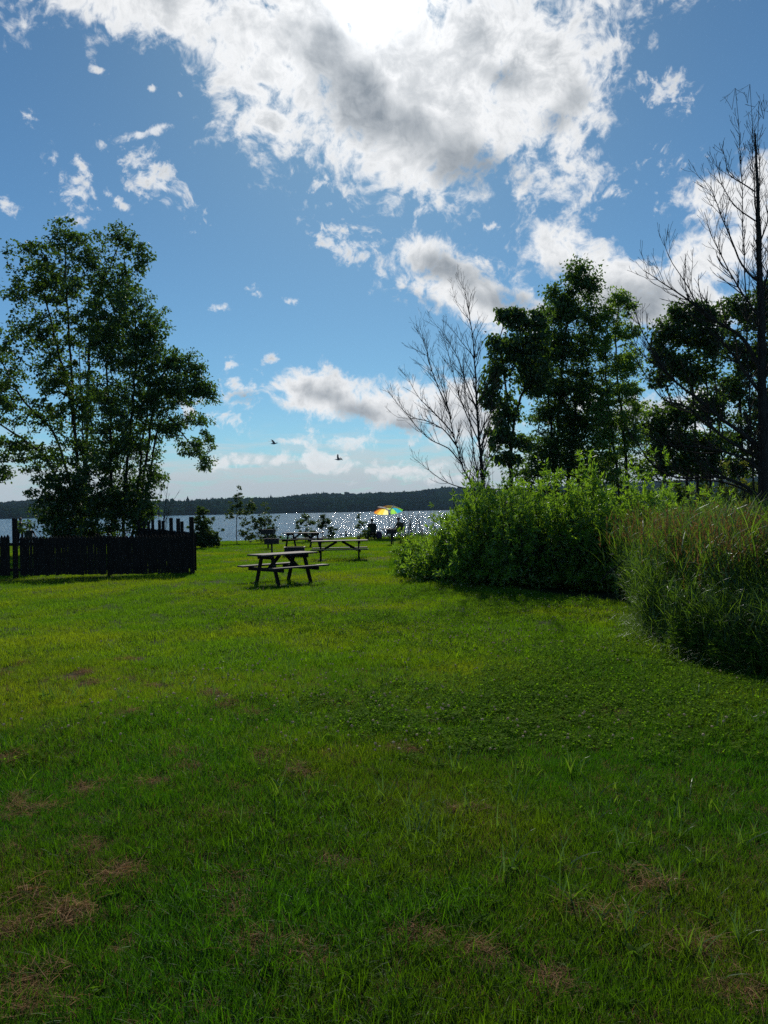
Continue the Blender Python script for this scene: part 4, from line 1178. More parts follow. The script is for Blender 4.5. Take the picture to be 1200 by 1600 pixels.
tag(scatter('tall_grass', np.stack([X, Y, ground_h(X, Y)], 1), rng.uniform(0, 6.28, len(X)), hs, rng.integers(0, 5, len(X)), rt,
            tilt=(rng.normal(0, .07, len(X)), rng.normal(0, .07, len(X)))), 'thick stand of tall reedy grass along the right of the lawn', 'tall grass', kind='stuff')
n = 1050
Y = rng.uniform(9.0, 17.0, n); X = edge_x(Y) + .5 + rng.random(n) * (1.0 + .56 * Y - edge_x(Y) + 1)
keep = (X > 4.0) & ~((Y > 14.5) & (X < 5.6)); X, Y = X[keep], Y[keep]
tag(scatter('seeding_grass', np.stack([X, Y, ground_h(X, Y)], 1), rng.uniform(0, 6.28, len(X)), rng.uniform(1.1, 1.5, len(X)), rng.integers(0, 4, len(X)), rh), 'brown seed heads rising above the tall green grass', 'tall grass', kind='stuff')
# leaning blades and pale weeds at the foot of the tall grass
fr = [tuft('fringe', 16, .14, (.3, .6), (.006, .012), .5, 1.5, L_tall, 5, 540 + k, .5) for k in range(5)]
Y = rng.uniform(5.4, 12.2, 420); X = edge_x(Y) + rng.normal(.28, .14, 420)
tag(scatter('fringe_grass', np.stack([X, Y, ground_h(X, Y)], 1), rng.uniform(0, 6.28, 420), rng.uniform(.6, 1.1, 420), rng.integers(0, 5, 420), fr), 'arching long blades drooping over the lawn edge', 'long grass', kind='stuff')
def weed_stem(seed):
    r = np.random.default_rng(seed); C, A, L = [], [], []
    paths = []
    for s in range(5):
        b = r.uniform(0, 6.28); P = np.array([[r.normal(0, .05), r.normal(0, .05), 0.0]]) + np.linspace(0, 1, 5)[:, None] * np.array([math.cos(b) * .15, math.sin(b) * .15, r.uniform(.35, .6)])
        paths.append(P)
        for k in range(14):
            t = r.uniform(.25, 1); p = P[0] + (P[-1] - P[0]) * t; a = r.uniform(0, 6.28)
            dd = np.array([math.cos(a), math.sin(a), r.uniform(-.1, .5)]); C.append(p + dd * .035); A.append(dd); L.append(r.uniform(.05, .09))
    me = leaf_mesh('weed_stem', np.array(C), np.array(A), np.array(L), np.array(L) * .5, L_weed, nbias=1.0)
    return me
ws = [weed_stem(560 + k) for k in range(4)]
Y = rng.uniform(5.6, 9.5, 110); X = edge_x(Y) + rng.uniform(-.02, .45, 110)
tag(scatter('roadside_weeds', np.stack([X, Y, ground_h(X, Y)], 1), rng.uniform(0, 6.28, 110), rng.uniform(.5, 1.15, 110), rng.integers(0, 4, 110), ws), 'pale leafy weeds at the foot of the tall grass', 'weeds', kind='stuff')
# unmown fringe on the shore and beside the willow row
sg = [tuft('shore', 24, .2, (.15, .5), (.008, .014), .3, .7, L_grass_shaded, 3, 580 + k, .55) for k in range(3)] + [tuft('shore_dry', 14, .18, (.2, .6), (.006, .01), .3, .5, L_seed, 3, 590 + k) for k in range(2)]
X = rng.uniform(-30, 8, 900); Y = shore_y(X) - rng.uniform(0, 1.8, 900)
q = (vnoise(X, Y, .5, 61) > -.05); X, Y = X[q], Y[q]
X2 = rng.uniform(.15, 1.5, 170); Y2 = rng.uniform(20.6, 32, 170); X2 = X2 + (Y2 - 21) * .02
X = np.concatenate([X, X2]); Y = np.concatenate([Y, Y2])
tag(scatter('shore_grass', np.stack([X, Y, ground_h(X, Y)], 1), rng.uniform(0, 6.28, len(X)), rng.uniform(.6, 1.2, len(X)), np.where((rng.random(len(X)) < .3) & (Y > 31), rng.integers(3, 5, len(X)), rng.integers(0, 3, len(X))), sg),
    'rough unmown grass on the shore edge and beside the bushes', 'long grass', kind='stuff')
# reed stalks by the water, right of the umbrella
paths, rads = [], []
for k in range(46):
    px = rng.uniform(612, 668); b = at(px, 850, rng.uniform(36, 44)); b[2] = -.05; h = rng.uniform(1.1, 2.1)
    e = b + np.array([rng.normal(.05, .22), rng.normal(0, .2), h])
    paths.append(np.array([b, b * .5 + e * .5 + np.array([rng.normal(0, .06), 0, .08]), e])); rads.append([.012, .009, .004])
    if rng.random() < .6:
        m = b * .35 + e * .65; paths.append(np.array([m, m + np.array([rng.normal(.1, .2), 0, rng.uniform(.2, .4)])])); rads.append([.007, .003])
V, Q = tubes_np(paths, rads, 4)
tag(link('reeds', np_mesh('reeds', V, Q, M_deadbark)), 'thin dry reed stalks against the water behind the bushes', 'reeds', kind='stuff')
# fallen stick between bush and tall grass
b0 = at(948, 897, 12.6); b1 = at(985, 866, 12.4); b2 = at(966, 884, 12.5)
V, Q = tubes_np([np.array([b0 - [.1, 0, .12], b0, b2, b1]), np.array([b2, b2 + [.25, .1, -.02]])], [[.012, .011, .009, .005], [.006, .003]], 5)
tag(link('dead_branch', np_mesh('dead_branch', V, Q, M_deadbark)), 'bare broken stick leaning out between the bushes and the tall grass', 'branch')

# ================================================================== objects
def picnic_table(label, loc, rz, L, W=.72):
    root = empty('picnic_table', loc, rz); tag(root, label, 'picnic table', 'picnic tables on the lawn')
    m = MB(); nb = 5; bw = W / nb
    for k in range(nb): m.box((0, -W / 2 + bw * (k + .5), .735 + .0012 * (k % 2)), (L, bw - .008, .038), bev=.004)
    m.build('tabletop', M_wood_top, root)
    for s in (-1, 1):
        m = MB()
        for k in range(2): m.box((0, s * (.62 + .135 * k), .435 + .001 * k), (L, .127, .038), bev=.004)
        m.build('bench_seat', M_wood_top, root)
    fx = L * .5 - .30
    for s in (-1, 1):
        x = s * fx
        MB().box((x, 0, .67), (.04, W - .06, .088), bev=.004).build('top_support', M_wood_dark, root)
        MB().box((x, 0, .372), (.04, 1.50, .088), bev=.004).build('bench_support', M_wood_dark, root)
        for t in (-1, 1):
            xx = x - s * .0415
            MB().bar((xx, t * .49, -.03), (xx, t * .215, .712), .095, .04, up=(1, 0, 0), bev=.004).build('leg', M_wood_dark, root)
        MB().bar((x - s * .08, 0, .372), (s * .10, 0, .708), .045, .085, bev=.003).build('brace', M_wood_dark, root)
    return root
def gz(x, y): return float(ground_h(x, y))
def lz(x, y): return (x, y, gz(x, y))
picnic_table('nearest dark picnic table, standing askew on the lawn', lz(-2.55, 19.4), math.radians(43), 1.66)
picnic_table('picnic table with pale top seen side-on, nearest the lake bushes', lz(-1.68, 28.9), math.radians(3), 2.1)
picnic_table('farthest picnic table, half hidden behind the other two', lz(-4.05, 38.3), math.radians(-24), 2.05)

def pedestal_grill(label, loc, rz, w=.55, h=.78, post=.04):
    root = empty('pedestal_grill', loc, rz); tag(root, label, 'grill', 'park grills on posts')
    MB().tube([(0, 0, -.1), (0, 0, h - .2)], post, 10).build('post', M_iron, root, True)
    m = MB(); t = .008; d = .40; b = h - .2
    m.box((0, 0, b + t / 2), (w, d, t)); m.box((0, -d / 2 + t / 2, b + t + .1), (w, t, .2)); m.box((0, d / 2 - t / 2, b + t + .1), (w, t, .2))
    m.box((-w / 2 + t / 2, 0, b + t + .1), (t, d - 2 * t, .2)); m.box((w / 2 - t / 2, 0, b + t + .1), (t, d - 2 * t, .2))
    fb = m.build('firebox', M_iron, root)
    m = MB()
    for k in range(9): m.bar((-w / 2 + .02, -d / 2 + .04 + k * .04, h + .022), (w / 2 + .01, -d / 2 + .04 + k * .04, h + .022), .012, .012)
    m.bar((-w / 2 + .05, -d / 2 + .02, h + .014), (-w / 2 + .05, d / 2 - .02, h + .014), .012, .004)
    m.bar((w / 2 - .05, -d / 2 + .02, h + .014), (w / 2 - .05, d / 2 - .02, h + .014), .012, .004)
    m.build('grate', M_iron, fb)
    for s in (-1, 1): MB().tube([(s * (w / 2), -.05, h + .03), (s * (w / 2 + .10), -.05, h + .035), (s * (w / 2 + .10), .05, h + .035), (s * (w / 2), .05, h + .03)], .009, 6).build('handle', M_iron, fb)
    return root
g = gnd(425, 868.5); pedestal_grill('black grill on a post left of the picnic tables', lz(g[0], g[1]), .1, .60, .74)
g = gnd(419, 859); pedestal_grill('black grill just behind the first one, before the saplings', lz(g[0], g[1]), -.15, .62, .92)
g = gnd(611.5, 850); pedestal_grill('black grill by the willow bushes, in front of the umbrella', lz(g[0], g[1] - 1.5), 0, .50, .80, .045)

def fire_pit(label, loc):
    root = empty('fire_pit', loc, .08); tag(root, label, 'fire pit')
    m = MB(); w, d, h, t = .80, .70, .36, .02
    m.box((0, -d / 2, h / 2), (w, t, h)); m.box((0, d / 2, h / 2), (w, t, h)); m.box((-w / 2 + t / 2, 0, h / 2), (t, d - t, h)); m.box((w / 2 - t / 2, 0, h / 2), (t, d - t, h))
    m.build('wall', M_iron, root)
    m = MB()
    m.box((0, -d / 2 - .002, h + .012), (w + .05, .06, .022)); m.box((0, d / 2 + .002, h + .012), (w + .05, .06, .022))
    m.box((-w / 2, 0, h + .0105), (.06, d - .064, .02)); m.box((w / 2, 0, h + .0105), (.06, d - .064, .02))
    m.build('rim', M_iron, root)
    MB().box((0, 0, .03), (w - .06, d - .04, .05)).build('ash_bed', simple_mat('ash', (.12, .115, .11), (.05, .05, .05), 14), root)
g = at(460.5, 868, 31.5); fire_pit('square iron fire pit in the grass behind the nearest picnic table', lz(g[0], 31.5))

# ------------------------------------------------------------------ fences
def pickets(m, x0, x1, y, zt, zb, r, wid=.085, gap=.006, thk=.02, arch=0.0):
    n = int(round((x1 - x0) / (wid + gap))); st = (x1 - x0) / n
    for k in range(n):
        c = x0 + st * (k + .5); w = st - gap * r.uniform(.4, 2.2); t = zt + r.normal(0, .012); b = zb + r.normal(0, .012); yy = y + r.normal(0, .003)
        pt = .075
        m.poly_prism([(c - w / 2, yy, b), (c + w / 2, yy, b), (c + w / 2, yy, t - pt), (c, yy, t), (c - w / 2, yy, t - pt)], (0, 1, 0), thk)
r = np.random.default_rng(90)
def fence_at(name, label, A, B, panels, posts, rails, seed, zt=1.22, zb=.11):
    A = Vector((*A, 0)); B = Vector((*B, 0)); L = (B - A).length
    rz = math.atan2(B.y - A.y, B.x - A.x)
    root = empty(name, (A.x, A.y, gz(A.x, A.y)), rz); tag(root, label, 'fence')
    rr = np.random.default_rng(seed)
    for (u0, u1, t, b) in panels:
        m = MB(); pickets(m, u0, u1, -.032, t, b, rr); m.build('picket_panel', M_fence, root)
    for (u, ht, w) in posts:
        m = MB(); m.box((u, .062, ht / 2 - .15), (w, w, ht + .3), bev=.006); m.build('post', M_fence, root)
    for z in rails: MB().box((L / 2, .006, z), (L, .036, .085)).build('rail', M_fence, root)
    return root
YF = 22.35
fence_at('picket_fence', 'long black picket fence across the left of the lawn, facing the viewer', (-14.2, YF), (-5.56, YF),
         [(.0, 3.38, 1.30, .11), (3.67, 6.17, 1.25, .11), (6.27, 8.54, 1.23, .10)],
         [(.15, 1.5, .11), (1.8, 1.55, .11), (3.50, 1.77, .115), (6.22, 1.22, .11), (8.62, 1.72, .115)], [.28, 1.02], 91)
fence_at('picket_fence', 'fence run going back from the corner toward the lake, tall uneven posts', (-5.52, 22.62), (-10.62, 33.5),
         [(.10, 11.9, 1.20, .10)],
         [(1.75, 1.53, .09), (2.4, 1.62, .11), (3.7, 1.64, .11), (5.3, 1.53, .10), (6.1, 1.55, .10), (7.7, 1.56, .10), (8.8, 1.5, .1), (10.0, 1.5, .09), (11.6, 1.5, .1)], [.3, 1.0], 92)

# ------------------------------------------------------------------ umbrella
def mat_cloth(name, c): return simple_mat(name, c, tuple(x * .9 for x in c), 30, .8, .1, trans=.8)
gore_cols = [(.85, .06, .03), (.9, .14, .02), (.95, .36, .03), (.95, .70, .06), (.95, .88, .35), (.6, .75, .06), (.15, .55, .05), (.04, .45, .62), (.35, .72, .1), (.93, .88, .38), (.95, .75, .1), (.95, .42, .05)]
M_gores = [mat_cloth('umbrella_cloth_%d' % k, c) for k, c in enumerate(gore_cols)]
def umbrella(px, Y):
    c = at(px, 843, Y); root = empty('beach_umbrella', lz(c[0], Y)); tag(root, 'rainbow striped beach umbrella on the shore beside the seated couple', 'umbrella')
    tilt = Euler((math.radians(-13), math.radians(-4), 0)).to_matrix()
    R, za, zr = .92, 2.06, 1.70
    bm = bmesh.new(); ns = 4; nr = 7; ng = 12
    grid = []
    for i in range(nr + 1):
        rho = i / nr
        row = []
        for j in range(ng * ns):
            f = (j % ns) / ns; sag = 1 - .055 * math.sin(PI * f) * rho
            a = 2 * PI * (j / (ng * ns)) + PI - .12
            x, y = math.cos(a) * rho * R * sag, math.sin(a) * rho * R * sag
            z = za - (za - zr) * (rho ** 1.7) - .015 * math.sin(PI * f) * rho
            p = tilt @ Vector((x, y, z - 1.2)) + Vector((0, 0, 1.2)); row.append(bm.verts.new(p))
        grid.append(row)
    M = ng * ns
    # colours arranged so red is on the left seen from the lawn, blue on the right
    order = list(range(12))
    for i in range(nr):
        for j in range(M):
            if i == 0:
                vs = (grid[0][0], grid[1][j], grid[1][(j + 1) % M]) if True else None
            else: vs = (grid[i][j], grid[i + 1][j], grid[i + 1][(j + 1) % M], grid[i][(j + 1) % M])
            f = bm.faces.new(vs); f.material_index = order[j // ns]; f.smooth = True
    bmesh.ops.delete(bm, geom=[v for v in grid[0][1:]], context='VERTS')
    bmesh.ops.recalc_face_normals(bm, faces=bm.faces)
    me = bpy.data.meshes.new('canopy'); bm.to_mesh(me); bm.free()
    for m in M_gores: me.materials.append(m)
    can = link('canopy', me, root)
    top = tilt @ Vector((0, 0, za - 1.2 - .01)) + Vector((0, 0, 1.2))
    pole = MB().tube([(0, 0, -.1), (0, 0, 1.2), top], .016, 8).build('pole', M_steel, root, True)
    MB().tube([top, top + Vector((0, 0, .06))], [.018, .008], 8).build('finial', M_steel, pole, True)
    m = MB()
    for k in range(12):
        a = 2 * PI * k / 12 + PI - .12
        m.bar(tilt @ Vector((0, 0, .55)) + Vector((0, 0, 1.2)), tilt @ Vector((math.cos(a) * R * .5, math.sin(a) * R * .5, za - (za - zr) * .28 - 1.215)) + Vector((0, 0, 1.2)), .006, .006)
    m.build('ribs', M_steel, can)
    return c
UMB_Y = 47.5
umbrella(608.5, UMB_Y)

# ------------------------------------------------------------------ camp furniture
M_chair = simple_mat('dark_canvas', (.035, .045, .035), (.02, .026, .02), 20, .8, .15)
M_chair2 = simple_mat('olive_canvas', (.10, .10, .05), (.06, .06, .03), 20, .8, .15)
def camp_chair(label, loc, rz, mat):
    root = empty('camp_chair', loc, rz); tag(root, label, 'chair', 'folding chairs on the shore')
    # the sitter faces +Y
    MB().box((0, 0, .40), (.50, .48, .025), bev=.008).build('seat', mat, root)
    MB().box((0, -.29, .70), (.50, .025, .54), rot=(math.radians(12), 0, 0), bev=.008).build('backrest', mat, root)
    for sx in (-1, 1):
        for sy in (-1, 1):
            MB().bar((sx * .26, sy * .22, -.02), (sx * .26, -sy * .02 + (-.08 if sy > 0 else .12), .42), .024, .024, up=(1, 0, 0)).build('leg', M_iron, root)
        ar = MB().bar((sx * .265, -.25, .60), (sx * .265, .22, .60), .05, .03).build('armrest', mat, root)
        MB().bar((sx * .265, .20, .40), (sx * .265, .20, .585), .02, .02, up=(1, 0, 0)).build('arm_post', M_iron, ar)
def folding_table(label, loc, rz):
    root = empty('folding_table', loc, rz); tag(root, label, 'table')
    MB().box((0, 0, .62), (.75, .5, .03), bev=.006).build('tabletop', M_iron, root)
    for sy in (-1, 1):
        MB().bar((-.25, sy * .20, -.02), (.25, sy * .20, .60), .03, .022, up=(0, 1, 0)).build('leg', M_iron, root)
        MB().bar((.25, sy * .17, -.02), (-.25, sy * .17, .60), .03, .022, up=(0, 1, 0)).build('leg', M_iron, root)
def shore(px, Y): 
    c = at(px, 843, Y); return lz(c[0], Y)
camp_chair('wide dark canvas chair turned to the lake, left of the umbrella', shore(582, 46.8), math.radians(-4), M_chair)
camp_chair('olive folding chair under the rainbow umbrella', shore(621, 47.0), math.radians(62), M_chair2)
folding_table('dark folding table with crossed legs under the umbrella', shore(604.5, 47.6), .15)
def backpack(label, loc):
    mt = simple_mat('purple_nylon', (.07, .03, .075), (.03, .015, .035), 20, .6, .3)
    root = empty('backpack', loc, .2); tag(root, label, 'bag')
    bm = bmesh.new(); bmesh.ops.create_uvsphere(bm, u_segments=20, v_segments=14, radius=1)
    for v in bm.verts:
        x, y, z = v.co; q = lambda t, e: math.copysign(abs(t) ** e, t)
        v.co = Vector((q(x, .6) * .18 * (1 - .18 * max(0, z)), q(y, .65) * .13, q(z, .6) * .25 + .25))
    me = bpy.data.meshes.new('pack_body'); bm.to_mesh(me); bm.free(); me.materials.append(mt); me.polygons.foreach_set('use_smooth', np.ones(len(me.polygons), bool)); link('pack_body', me, root)
    MB().box((0, -.135, .18), (.24, .05, .20), bev=.02).build('pocket', mt, root)
    MB().tube([(-.05, .02, .49), (-.03, .02, .55), (.03, .02, .55), (.05, .02, .49)], .012, 6).build('handle', M_iron, root)
backpack('dark purple bag standing beside the wide chair', shore(592.5, 46.6))

# ------------------------------------------------------------------ people
M_skin = simple_mat('skin', (.42, .25, .17), (.36, .2, .14), 30, .5, .3)
M_hair = simple_mat('dark_hair', (.03, .022, .016), (.015, .011, .008), 60, .6, .3)
def cloth(name, c): return simple_mat(name, c, tuple(x * .75 for x in c), 24, .85, .1)
def person(label, loc, rz, J, shirt, trousers, shoes, group=None, bare_arms=True, hairlong=False, cut_below=None):
    """J: joint name -> local position; the body grows over the joints as one surface, the person faces +Y"""
    J = {k: Vector(v) for k, v in J.items()}
    verts, rad, edges, reg = [], [], [], []
    def node(p, r, g, par=None):
        verts.append(Vector(p)); rad.append(r); reg.append(g)
        if par is not None: edges.append((par, len(verts) - 1))
        return len(verts) - 1
    pel = node(J['pelvis'], (.155, .115), 1)
    wa = node(J['pelvis'].lerp(J['chest'], .5), (.135, .10), 0, pel)
    ch = node(J['chest'], (.155, .11), 0, wa)
    nb = node(J['chest'].lerp(J['neck'], .75), (.09, .07), 0, ch)
    nk = node(J['neck'], (.054, .054), 2, nb)
    hv = (J['head'] - J['neck']).normalized(); fw = Vector(J.get('face', (0, 1, 0))).normalized()
    jw = node(J['neck'] + hv * .09 + fw * .015, (.062, .07), 2, nk)
    hd = node(J['neck'] + hv * .16 + fw * .012, (.074, .09), 2, jw)
    tp = node(J['neck'] + hv * .235, (.06, .075), 2, hd)
    node(J['neck'] + hv * .145 + fw * .118, (.013, .013), 2, hd)             # nose
    sd = fw.cross(hv).normalized()
    for s in (-1, 1): node(J['neck'] + hv * .145 + sd * s * .078 - fw * .005, (.010, .016), 2, hd)   # ears
    for s, n in ((-1, 'L'), (1, 'R')):
        sh = node(J['sh' + n], (.068, .068), 0, ch)
        up = node(J['sh' + n].lerp(J['el' + n], .45), (.050, .050), 0, sh)
        el = node(J['el' + n], (.040, .040), 2 if bare_arms else 0, up)
        fa = node(J['el' + n].lerp(J['ha' + n], .4), (.038, .038), 2 if bare_arms else 0, el)
        wr = node(J['ha' + n], (.026, .022), 2, fa)
        dv = (J['ha' + n] - J['el' + n]).normalized(); ac = dv.cross(Vector((0, .2, 1))).normalized()
        if ac.length < .1: ac = Vector((1, 0, 0))
        pm = node(J['ha' + n] + dv * .055, (.034, .02), 2, wr)
        nrm = dv.cross(ac).normalized()
        for k, (o, ln) in enumerate(((-.03, .062), (-.010, .075), (.010, .070), (.029, .055))):
            a = node(J['ha' + n] + dv * .095 + ac * o, (.010, .009), 2, pm)
            b = node(J['ha' + n] + dv * (.095 + ln * .55) + ac * o * 1.15 - nrm * .008, (.009, .008), 2, a)
            node(J['ha' + n] + dv * (.095 + ln) + ac * o * 1.2 - nrm * .024, (.007, .007), 2, b)
        a = node(J['ha' + n] + dv * .045 - ac * .045, (.011, .011), 2, pm)
        node(J['ha' + n] + dv * .085 - ac * .060 - nrm * .01, (.009, .009), 2, a)
        hp = node(J['hip' + n], (.092, .092), 1, pel)
        th = node(J['hip' + n].lerp(J['kn' + n], .5), (.078, .078), 1, hp)
        kn = node(J['kn' + n], (.055, .055), 1, th)
        cf = node(J['kn' + n].lerp(J['an' + n], .35), (.055, .055), 1, kn)
        an = node(J['an' + n], (.036, .036), 1, cf)
        hl = node(J['an' + n] + Vector((0, 0, -.05)) - (J['to' + n] - J['an' + n]).normalized() * .02, (.036, .034), 3, an)
        node(J['to' + n], (.036, .024), 3, hl)
    me = bpy.data.meshes.new('person'); me.from_pydata(verts, edges, []); me.update()
    tmp = bpy.data.objects.new('person', me); COL.objects.link(tmp)
    md = tmp.modifiers.new('skin', 'SKIN'); md.use_smooth_shade = True
    for i, rr in enumerate(rad):
        me.skin_vertices[0].data[i].radius = rr; me.skin_vertices[0].data[i].use_root = (i == 0)
    sb = tmp.modifiers.new('sub', 'SUBSURF'); sb.levels = 1; sb.render_levels = 1
    dg = bpy.context.evaluated_depsgraph_get(); dg.update()
    bme = bpy.data.meshes.new_from_object(tmp.evaluated_get(dg))
    bpy.data.objects.remove(tmp); bpy.data.meshes.remove(me)
    bme.materials.clear()
    for m in (shirt, trousers, M_skin, shoes): bme.materials.append(m)
    A = np.array([verts[a][:] for a, b in edges]); B = np.array([verts[b][:] for a, b in edges])
    g = np.array([reg[b] for a, b in edges])
    mids = np.zeros(len(bme.polygons) * 3); bme.polygons.foreach_get('center', mids); mids = mids.reshape(-1, 3)
    AB = B - A; t = np.clip(np.einsum('nek,ek->ne', mids[:, None] - A[None], AB) / np.maximum(np.sum(AB * AB, 1), 1e-9), 0, 1)
    dist = np.linalg.norm(mids[:, None] - (A[None] + AB[None] * t[..., None]), axis=2)
    bme.polygons.foreach_set('material_index', g[np.argmin(dist, 1)].astype(np.int32))
    root = empty('person', loc, rz); tag(root, label, 'person', group)
    body = link('body', bme, root)
    bm = bmesh.new(); bmesh.ops.create_uvsphere(bm, u_segments=18, v_segments=12, radius=1)
    for v in list(bm.verts):
        if v.co.y > .25 and v.co.z < .45 - .0: v.co.y = .25
        if v.co.z < -.55 and not hairlong: v.co.z = -.55
    X = sd; Zv = hv; Yv = Zv.cross(X)
    if Yv.dot(fw) < 0: Yv = -Yv
    Mx = Matrix((X, Yv, Zv)).transposed()
    for v in bm.verts:
        v.co = J['neck'] + hv * .175 - fw * .008 + Mx @ Vector((v.co.x * .088, v.co.y * .102, v.co.z * (.098 if v.co.z > 0 else (.16 if hairlong else .10))))
    hm = bpy.data.meshes.new('hair'); bm.to_mesh(hm); bm.free(); hm.materials.append(M_hair); hm.polygons.foreach_set('use_smooth', np.ones(len(hm.polygons), bool))
    link('hair', hm, body)
    return root
def standing(hands_hips=True, lean=0.0):
    J = dict(pelvis=(0, 0, .95), chest=(0, .02 + lean, 1.30), neck=(0, .03 + lean, 1.47), head=(0, .05 + lean, 1.62), shL=(-.19, .02 + lean, 1.40), shR=(.19, .02 + lean, 1.40),
             hipL=(-.095, 0, .90), hipR=(.095, 0, .90), knL=(-.11, .02, .50), knR=(.11, .02, .50), anL=(-.12, -.02, .09), anR=(.12, -.02, .09), toL=(-.14, .14, .03), toR=(.14, .14, .03))
    if hands_hips: J.update(elL=(-.42, -.08, 1.16), elR=(.42, -.08, 1.16), haL=(-.22, .06, 1.02), haR=(.22, .06, 1.02))
    else: J.update(elL=(-.24, 0, 1.13), elR=(.24, 0, 1.13), haL=(-.25, .08, .88), haR=(.25, .08, .88))
    return J
def seated(lean=0.0, face=(0, 1, 0)):
    return dict(pelvis=(0, -.12, .52), chest=(0, -.18 + lean, .86), neck=(0, -.17 + lean, 1.03), head=(0, -.14 + lean, 1.2), face=face, shL=(-.19, -.18 + lean, .96), shR=(.19, -.18 + lean, .96),
                elL=(-.26, -.06 + lean, .70), elR=(.26, -.06 + lean, .70), haL=(-.16, .17, .62), haR=(.16, .17, .62), hipL=(-.095, -.08, .50), hipR=(.095, -.08, .50), knL=(-.12, .34, .50), knR=(.12, .34, .50),
                anL=(-.12, .38, .10), anR=(.12, .38, .10), toL=(-.13, .54, .035), toR=(.13, .54, .035))
navy = cloth('navy_cloth', (.022, .03, .055)); black = cloth('black_cloth', (.02, .02, .022)); olive = cloth('olive_cloth', (.12, .11, .06)); grey = cloth('grey_cloth', (.10, .10, .11)); denim = cloth('denim', (.05, .07, .12)); leather = cloth('dark_leather', (.03, .025, .02))
person('person in dark navy shirt standing hands on hips behind the fence', shore(32, 45.5), math.radians(8), standing(True), navy, black, leather)
person('person sitting on the wide dark chair, looking out at the lake', shore(582, 46.85), math.radians(-4), seated(0), black, denim, leather)
person('person in olive top sitting on the chair under the rainbow umbrella', shore(621, 47.05), math.radians(62), seated(.05), olive, grey, leather)
c = shore(49, 45); camp_chair('folding chair almost hidden behind the fence, near the standing person', c, math.radians(-10), M_chair)
person('dark haired person sitting behind the fence, only head and shoulders showing', (c[0], c[1] + .05, c[2]), math.radians(-10), seated(0), black, denim, leather)
# bathers standing in the shallow water
for (px, Y, lb, dz) in ((541, 78, 'bather standing highest out of the water, between two lower heads', .0), (532, 80, 'bather low in the lake, nearest the saplings between the tables', -.28), (547.5, 79, 'bather low in the lake, toward the seated couple', -.26)):
    c = at(px, 832, Y)
    person(lb, (c[0], Y, WATER_Z - 1.22 + dz), rng.uniform(0, 6.28), standing(px > 600), black, black, M_skin, 'bathers in the lake')

# ------------------------------------------------------------------ gulls
M_gull = simple_mat('gull_white', (.62, .62, .62), (.42, .43, .45), 6, .6, .3)
M_gullgrey = simple_mat('gull_grey', (.30, .31, .33), (.22, .23, .25), 8, .6, .3, trans=.25)
M_gulldark = simple_mat('gull_dark', (.06, .06, .065), (.03, .03, .03), 8, .6, .3)
M_beak = simple_mat('gull_beak', (.6, .38, .06), None, 10, .4, .4)
def gull(label, loc, rot, wl, wr, white):
    """wl / wr: wing polylines (root to tip) in local axes; bird flies along +Y"""
    root = empty('gull', loc); root.rotation_euler = rot; tag(root, label, 'gull', 'gulls flying over the lawn and lake')
    Vs, Qs, mi = [], [], []; off = 0
    prof = [(-.30, .004, .0), (-.24, .035, .0), (-.16, .048, .0), (-.05, .062, -.01), (.05, .066, -.012), (.13, .05, .0), (.18, .04, .016), (.22, .042, .026), (.26, .032, .024), (.285, .012, .018)]
    n = 12; rings = []
    for (y, r, z) in prof:
        a = np.arange(n) * 2 * PI / n; wd = 1.0 if y > -.2 else 1.6
        rings.append(np.stack([np.cos(a) * r * wd, np.full(n, y), np.sin(a) * r * (.9 if y > -.2 else .35) + z], 1))
    def loft(rings, m):
        nonlocal off
        k = len(rings[0]); V = np.concatenate(rings); i = off + np.arange(len(rings) * k).reshape(len(rings), k); j = np.roll(i, -1, 1)
        Q = np.stack([i[:-1], j[:-1], j[1:], i[1:]], -1).reshape(-1, 4); Vs.append(V); Qs.append(Q); mi.append(np.repeat(m, k) if not np.isscalar(m) else np.full(len(Q), m)); off += len(V)
    loft(rings, 0)
    for P in (wl, wr):
        P = resample(np.array(P, float), .07); m = len(P); rr = []; t = np.linspace(0, 1, m)
        ch = .17 * (1 - t) ** .5 * .8 + .045
        ch[-1] = .008
        for q, c, tt in zip(P, ch, t):
            a = np.arange(10) * 2 * PI / 10
            # chord along Y, thickness normal to the span
            rr.append(np.stack([np.full(10, q[0]), q[1] + np.cos(a) * c * .5 - .04 * tt, q[2] + np.sin(a) * .010 * (1.2 - tt)], 1))
        mm = np.where((t[:-1] + t[1:]) / 2 > .78, 2, 1); loft(rr, mm)
    V = np.concatenate(Vs); Q = np.concatenate(Qs)
    me = np_mesh('body', V, Q, [M_gull if white else M_gullgrey, M_gull if white else M_gullgrey, M_gulldark], smooth=True, midx=np.concatenate(mi))
    link('body', me, root)
    MB().tube([(0, .28, .018), (0, .32, .014), (0, .345, .006)], [.011, .008, .002], 8).build('beak', M_beak, root, True)
gull('gull gliding with bent wings spread, lower of the two in open sky', at(529, 718, 60), (0, math.radians(4), math.radians(75)),
     [(-.03, .02, .03), (-.22, .0, .17), (-.40, -.04, .26), (-.60, -.10, .34)], [(.03, .02, .03), (.22, .02, .17), (.42, 0, .16), (.68, -.06, .02)], False)
gull('gull seen side-on with raised wings, higher of the two in open sky', at(428, 693, 62), (math.radians(4), 0, math.radians(-78)),
     [(-.03, .02, .03), (-.16, -.06, .17), (-.30, -.20, .22), (-.42, -.38, .26)], [(.03, .02, .03), (.16, -.04, .16), (.30, -.12, .26), (.40, -.22, .30)], False)
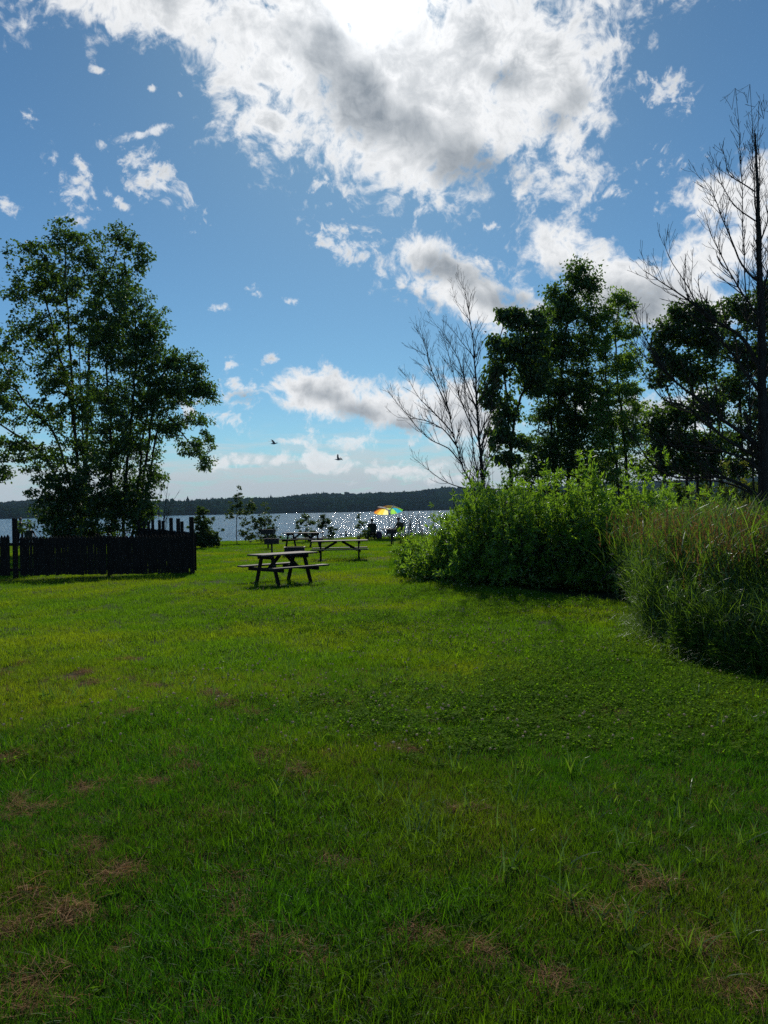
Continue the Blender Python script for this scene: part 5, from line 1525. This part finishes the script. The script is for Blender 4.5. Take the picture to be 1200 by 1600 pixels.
gull('gull passing right before the rainbow umbrella, wings raised high', at(608.5, 801, 42), (math.radians(28), 0, math.radians(4)),
     [(-.03, .04, .05), (-.18, .02, .24), (-.42, .0, .34), (-.68, -.04, .40)], [(.02, .04, .05), (.10, .0, .24), (.20, -.02, .42), (.30, -.05, .62)], True)

# ================================================================== air
def haze():
    m, nt, out = new_mat('haze_air')
    pv = nt.nodes.new('ShaderNodeVolumePrincipled')
    pv.inputs['Color'].default_value = (.55, .78, 1.0, 1); pv.inputs['Density'].default_value = HAZE; pv.inputs['Anisotropy'].default_value = -.2
    nt.links.new(pv.outputs[0], out.inputs['Volume'])
    x, y0, y1, z0, z1 = 4150, -330, 3450, -12, 130
    V = [(sx * x, y, z) for z in (z0, z1) for y in (y0, y1) for sx in (-1, 1)]
    F = np.array([[0, 2, 3, 1], [4, 5, 7, 6], [0, 1, 5, 4], [2, 6, 7, 3], [0, 4, 6, 2], [1, 3, 7, 5]])
    tag(link('haze', np_mesh('haze', V, F, m)), 'thin blue haze in the air over the lake', 'haze', kind='stuff')
if HAZE > 0: haze()

# ================================================================== light, camera, output
sd = bpy.data.lights.new('sun', 'SUN'); sd.energy = SUN_E; sd.angle = math.radians(.53); sd.color = (1.0, .93, .82)
so = bpy.data.objects.new('sun', sd); COL.objects.link(so)
v = Vector((math.sin(SUN_AZ) * math.cos(SUN_EL), math.cos(SUN_AZ) * math.cos(SUN_EL), math.sin(SUN_EL)))
so.rotation_euler = v.to_track_quat('Z', 'Y').to_euler(); so.location = (0, 0, 60)

cd = bpy.data.cameras.new('camera'); co_ = bpy.data.objects.new('camera', cd); COL.objects.link(co_)
cd.sensor_fit = 'VERTICAL'; cd.sensor_height = 36.0; cd.sensor_width = 27.0; cd.lens = 36.0 * FPX / 1600.0
cd.clip_start = .05; cd.clip_end = 12000
M = Matrix((Vector(CR), Vector(CU), Vector(-_F))).transposed().to_4x4(); M.translation = Vector(CP)
co_.matrix_world = M
S.camera = co_
S.view_settings.view_transform = 'Standard'; S.view_settings.look = 'None'; S.view_settings.exposure = EXPOSURE; S.view_settings.gamma = 1.0
S.view_settings.use_curve_mapping = False
S.render.engine = 'CYCLES'
cy = S.cycles
cy.max_bounces = 7; cy.diffuse_bounces = 2; cy.glossy_bounces = 2; cy.transmission_bounces = 4; cy.transparent_max_bounces = 8; cy.volume_bounces = 0
cy.sample_clamp_indirect = 4.0
cy.use_denoising = False
cy.seed = 3
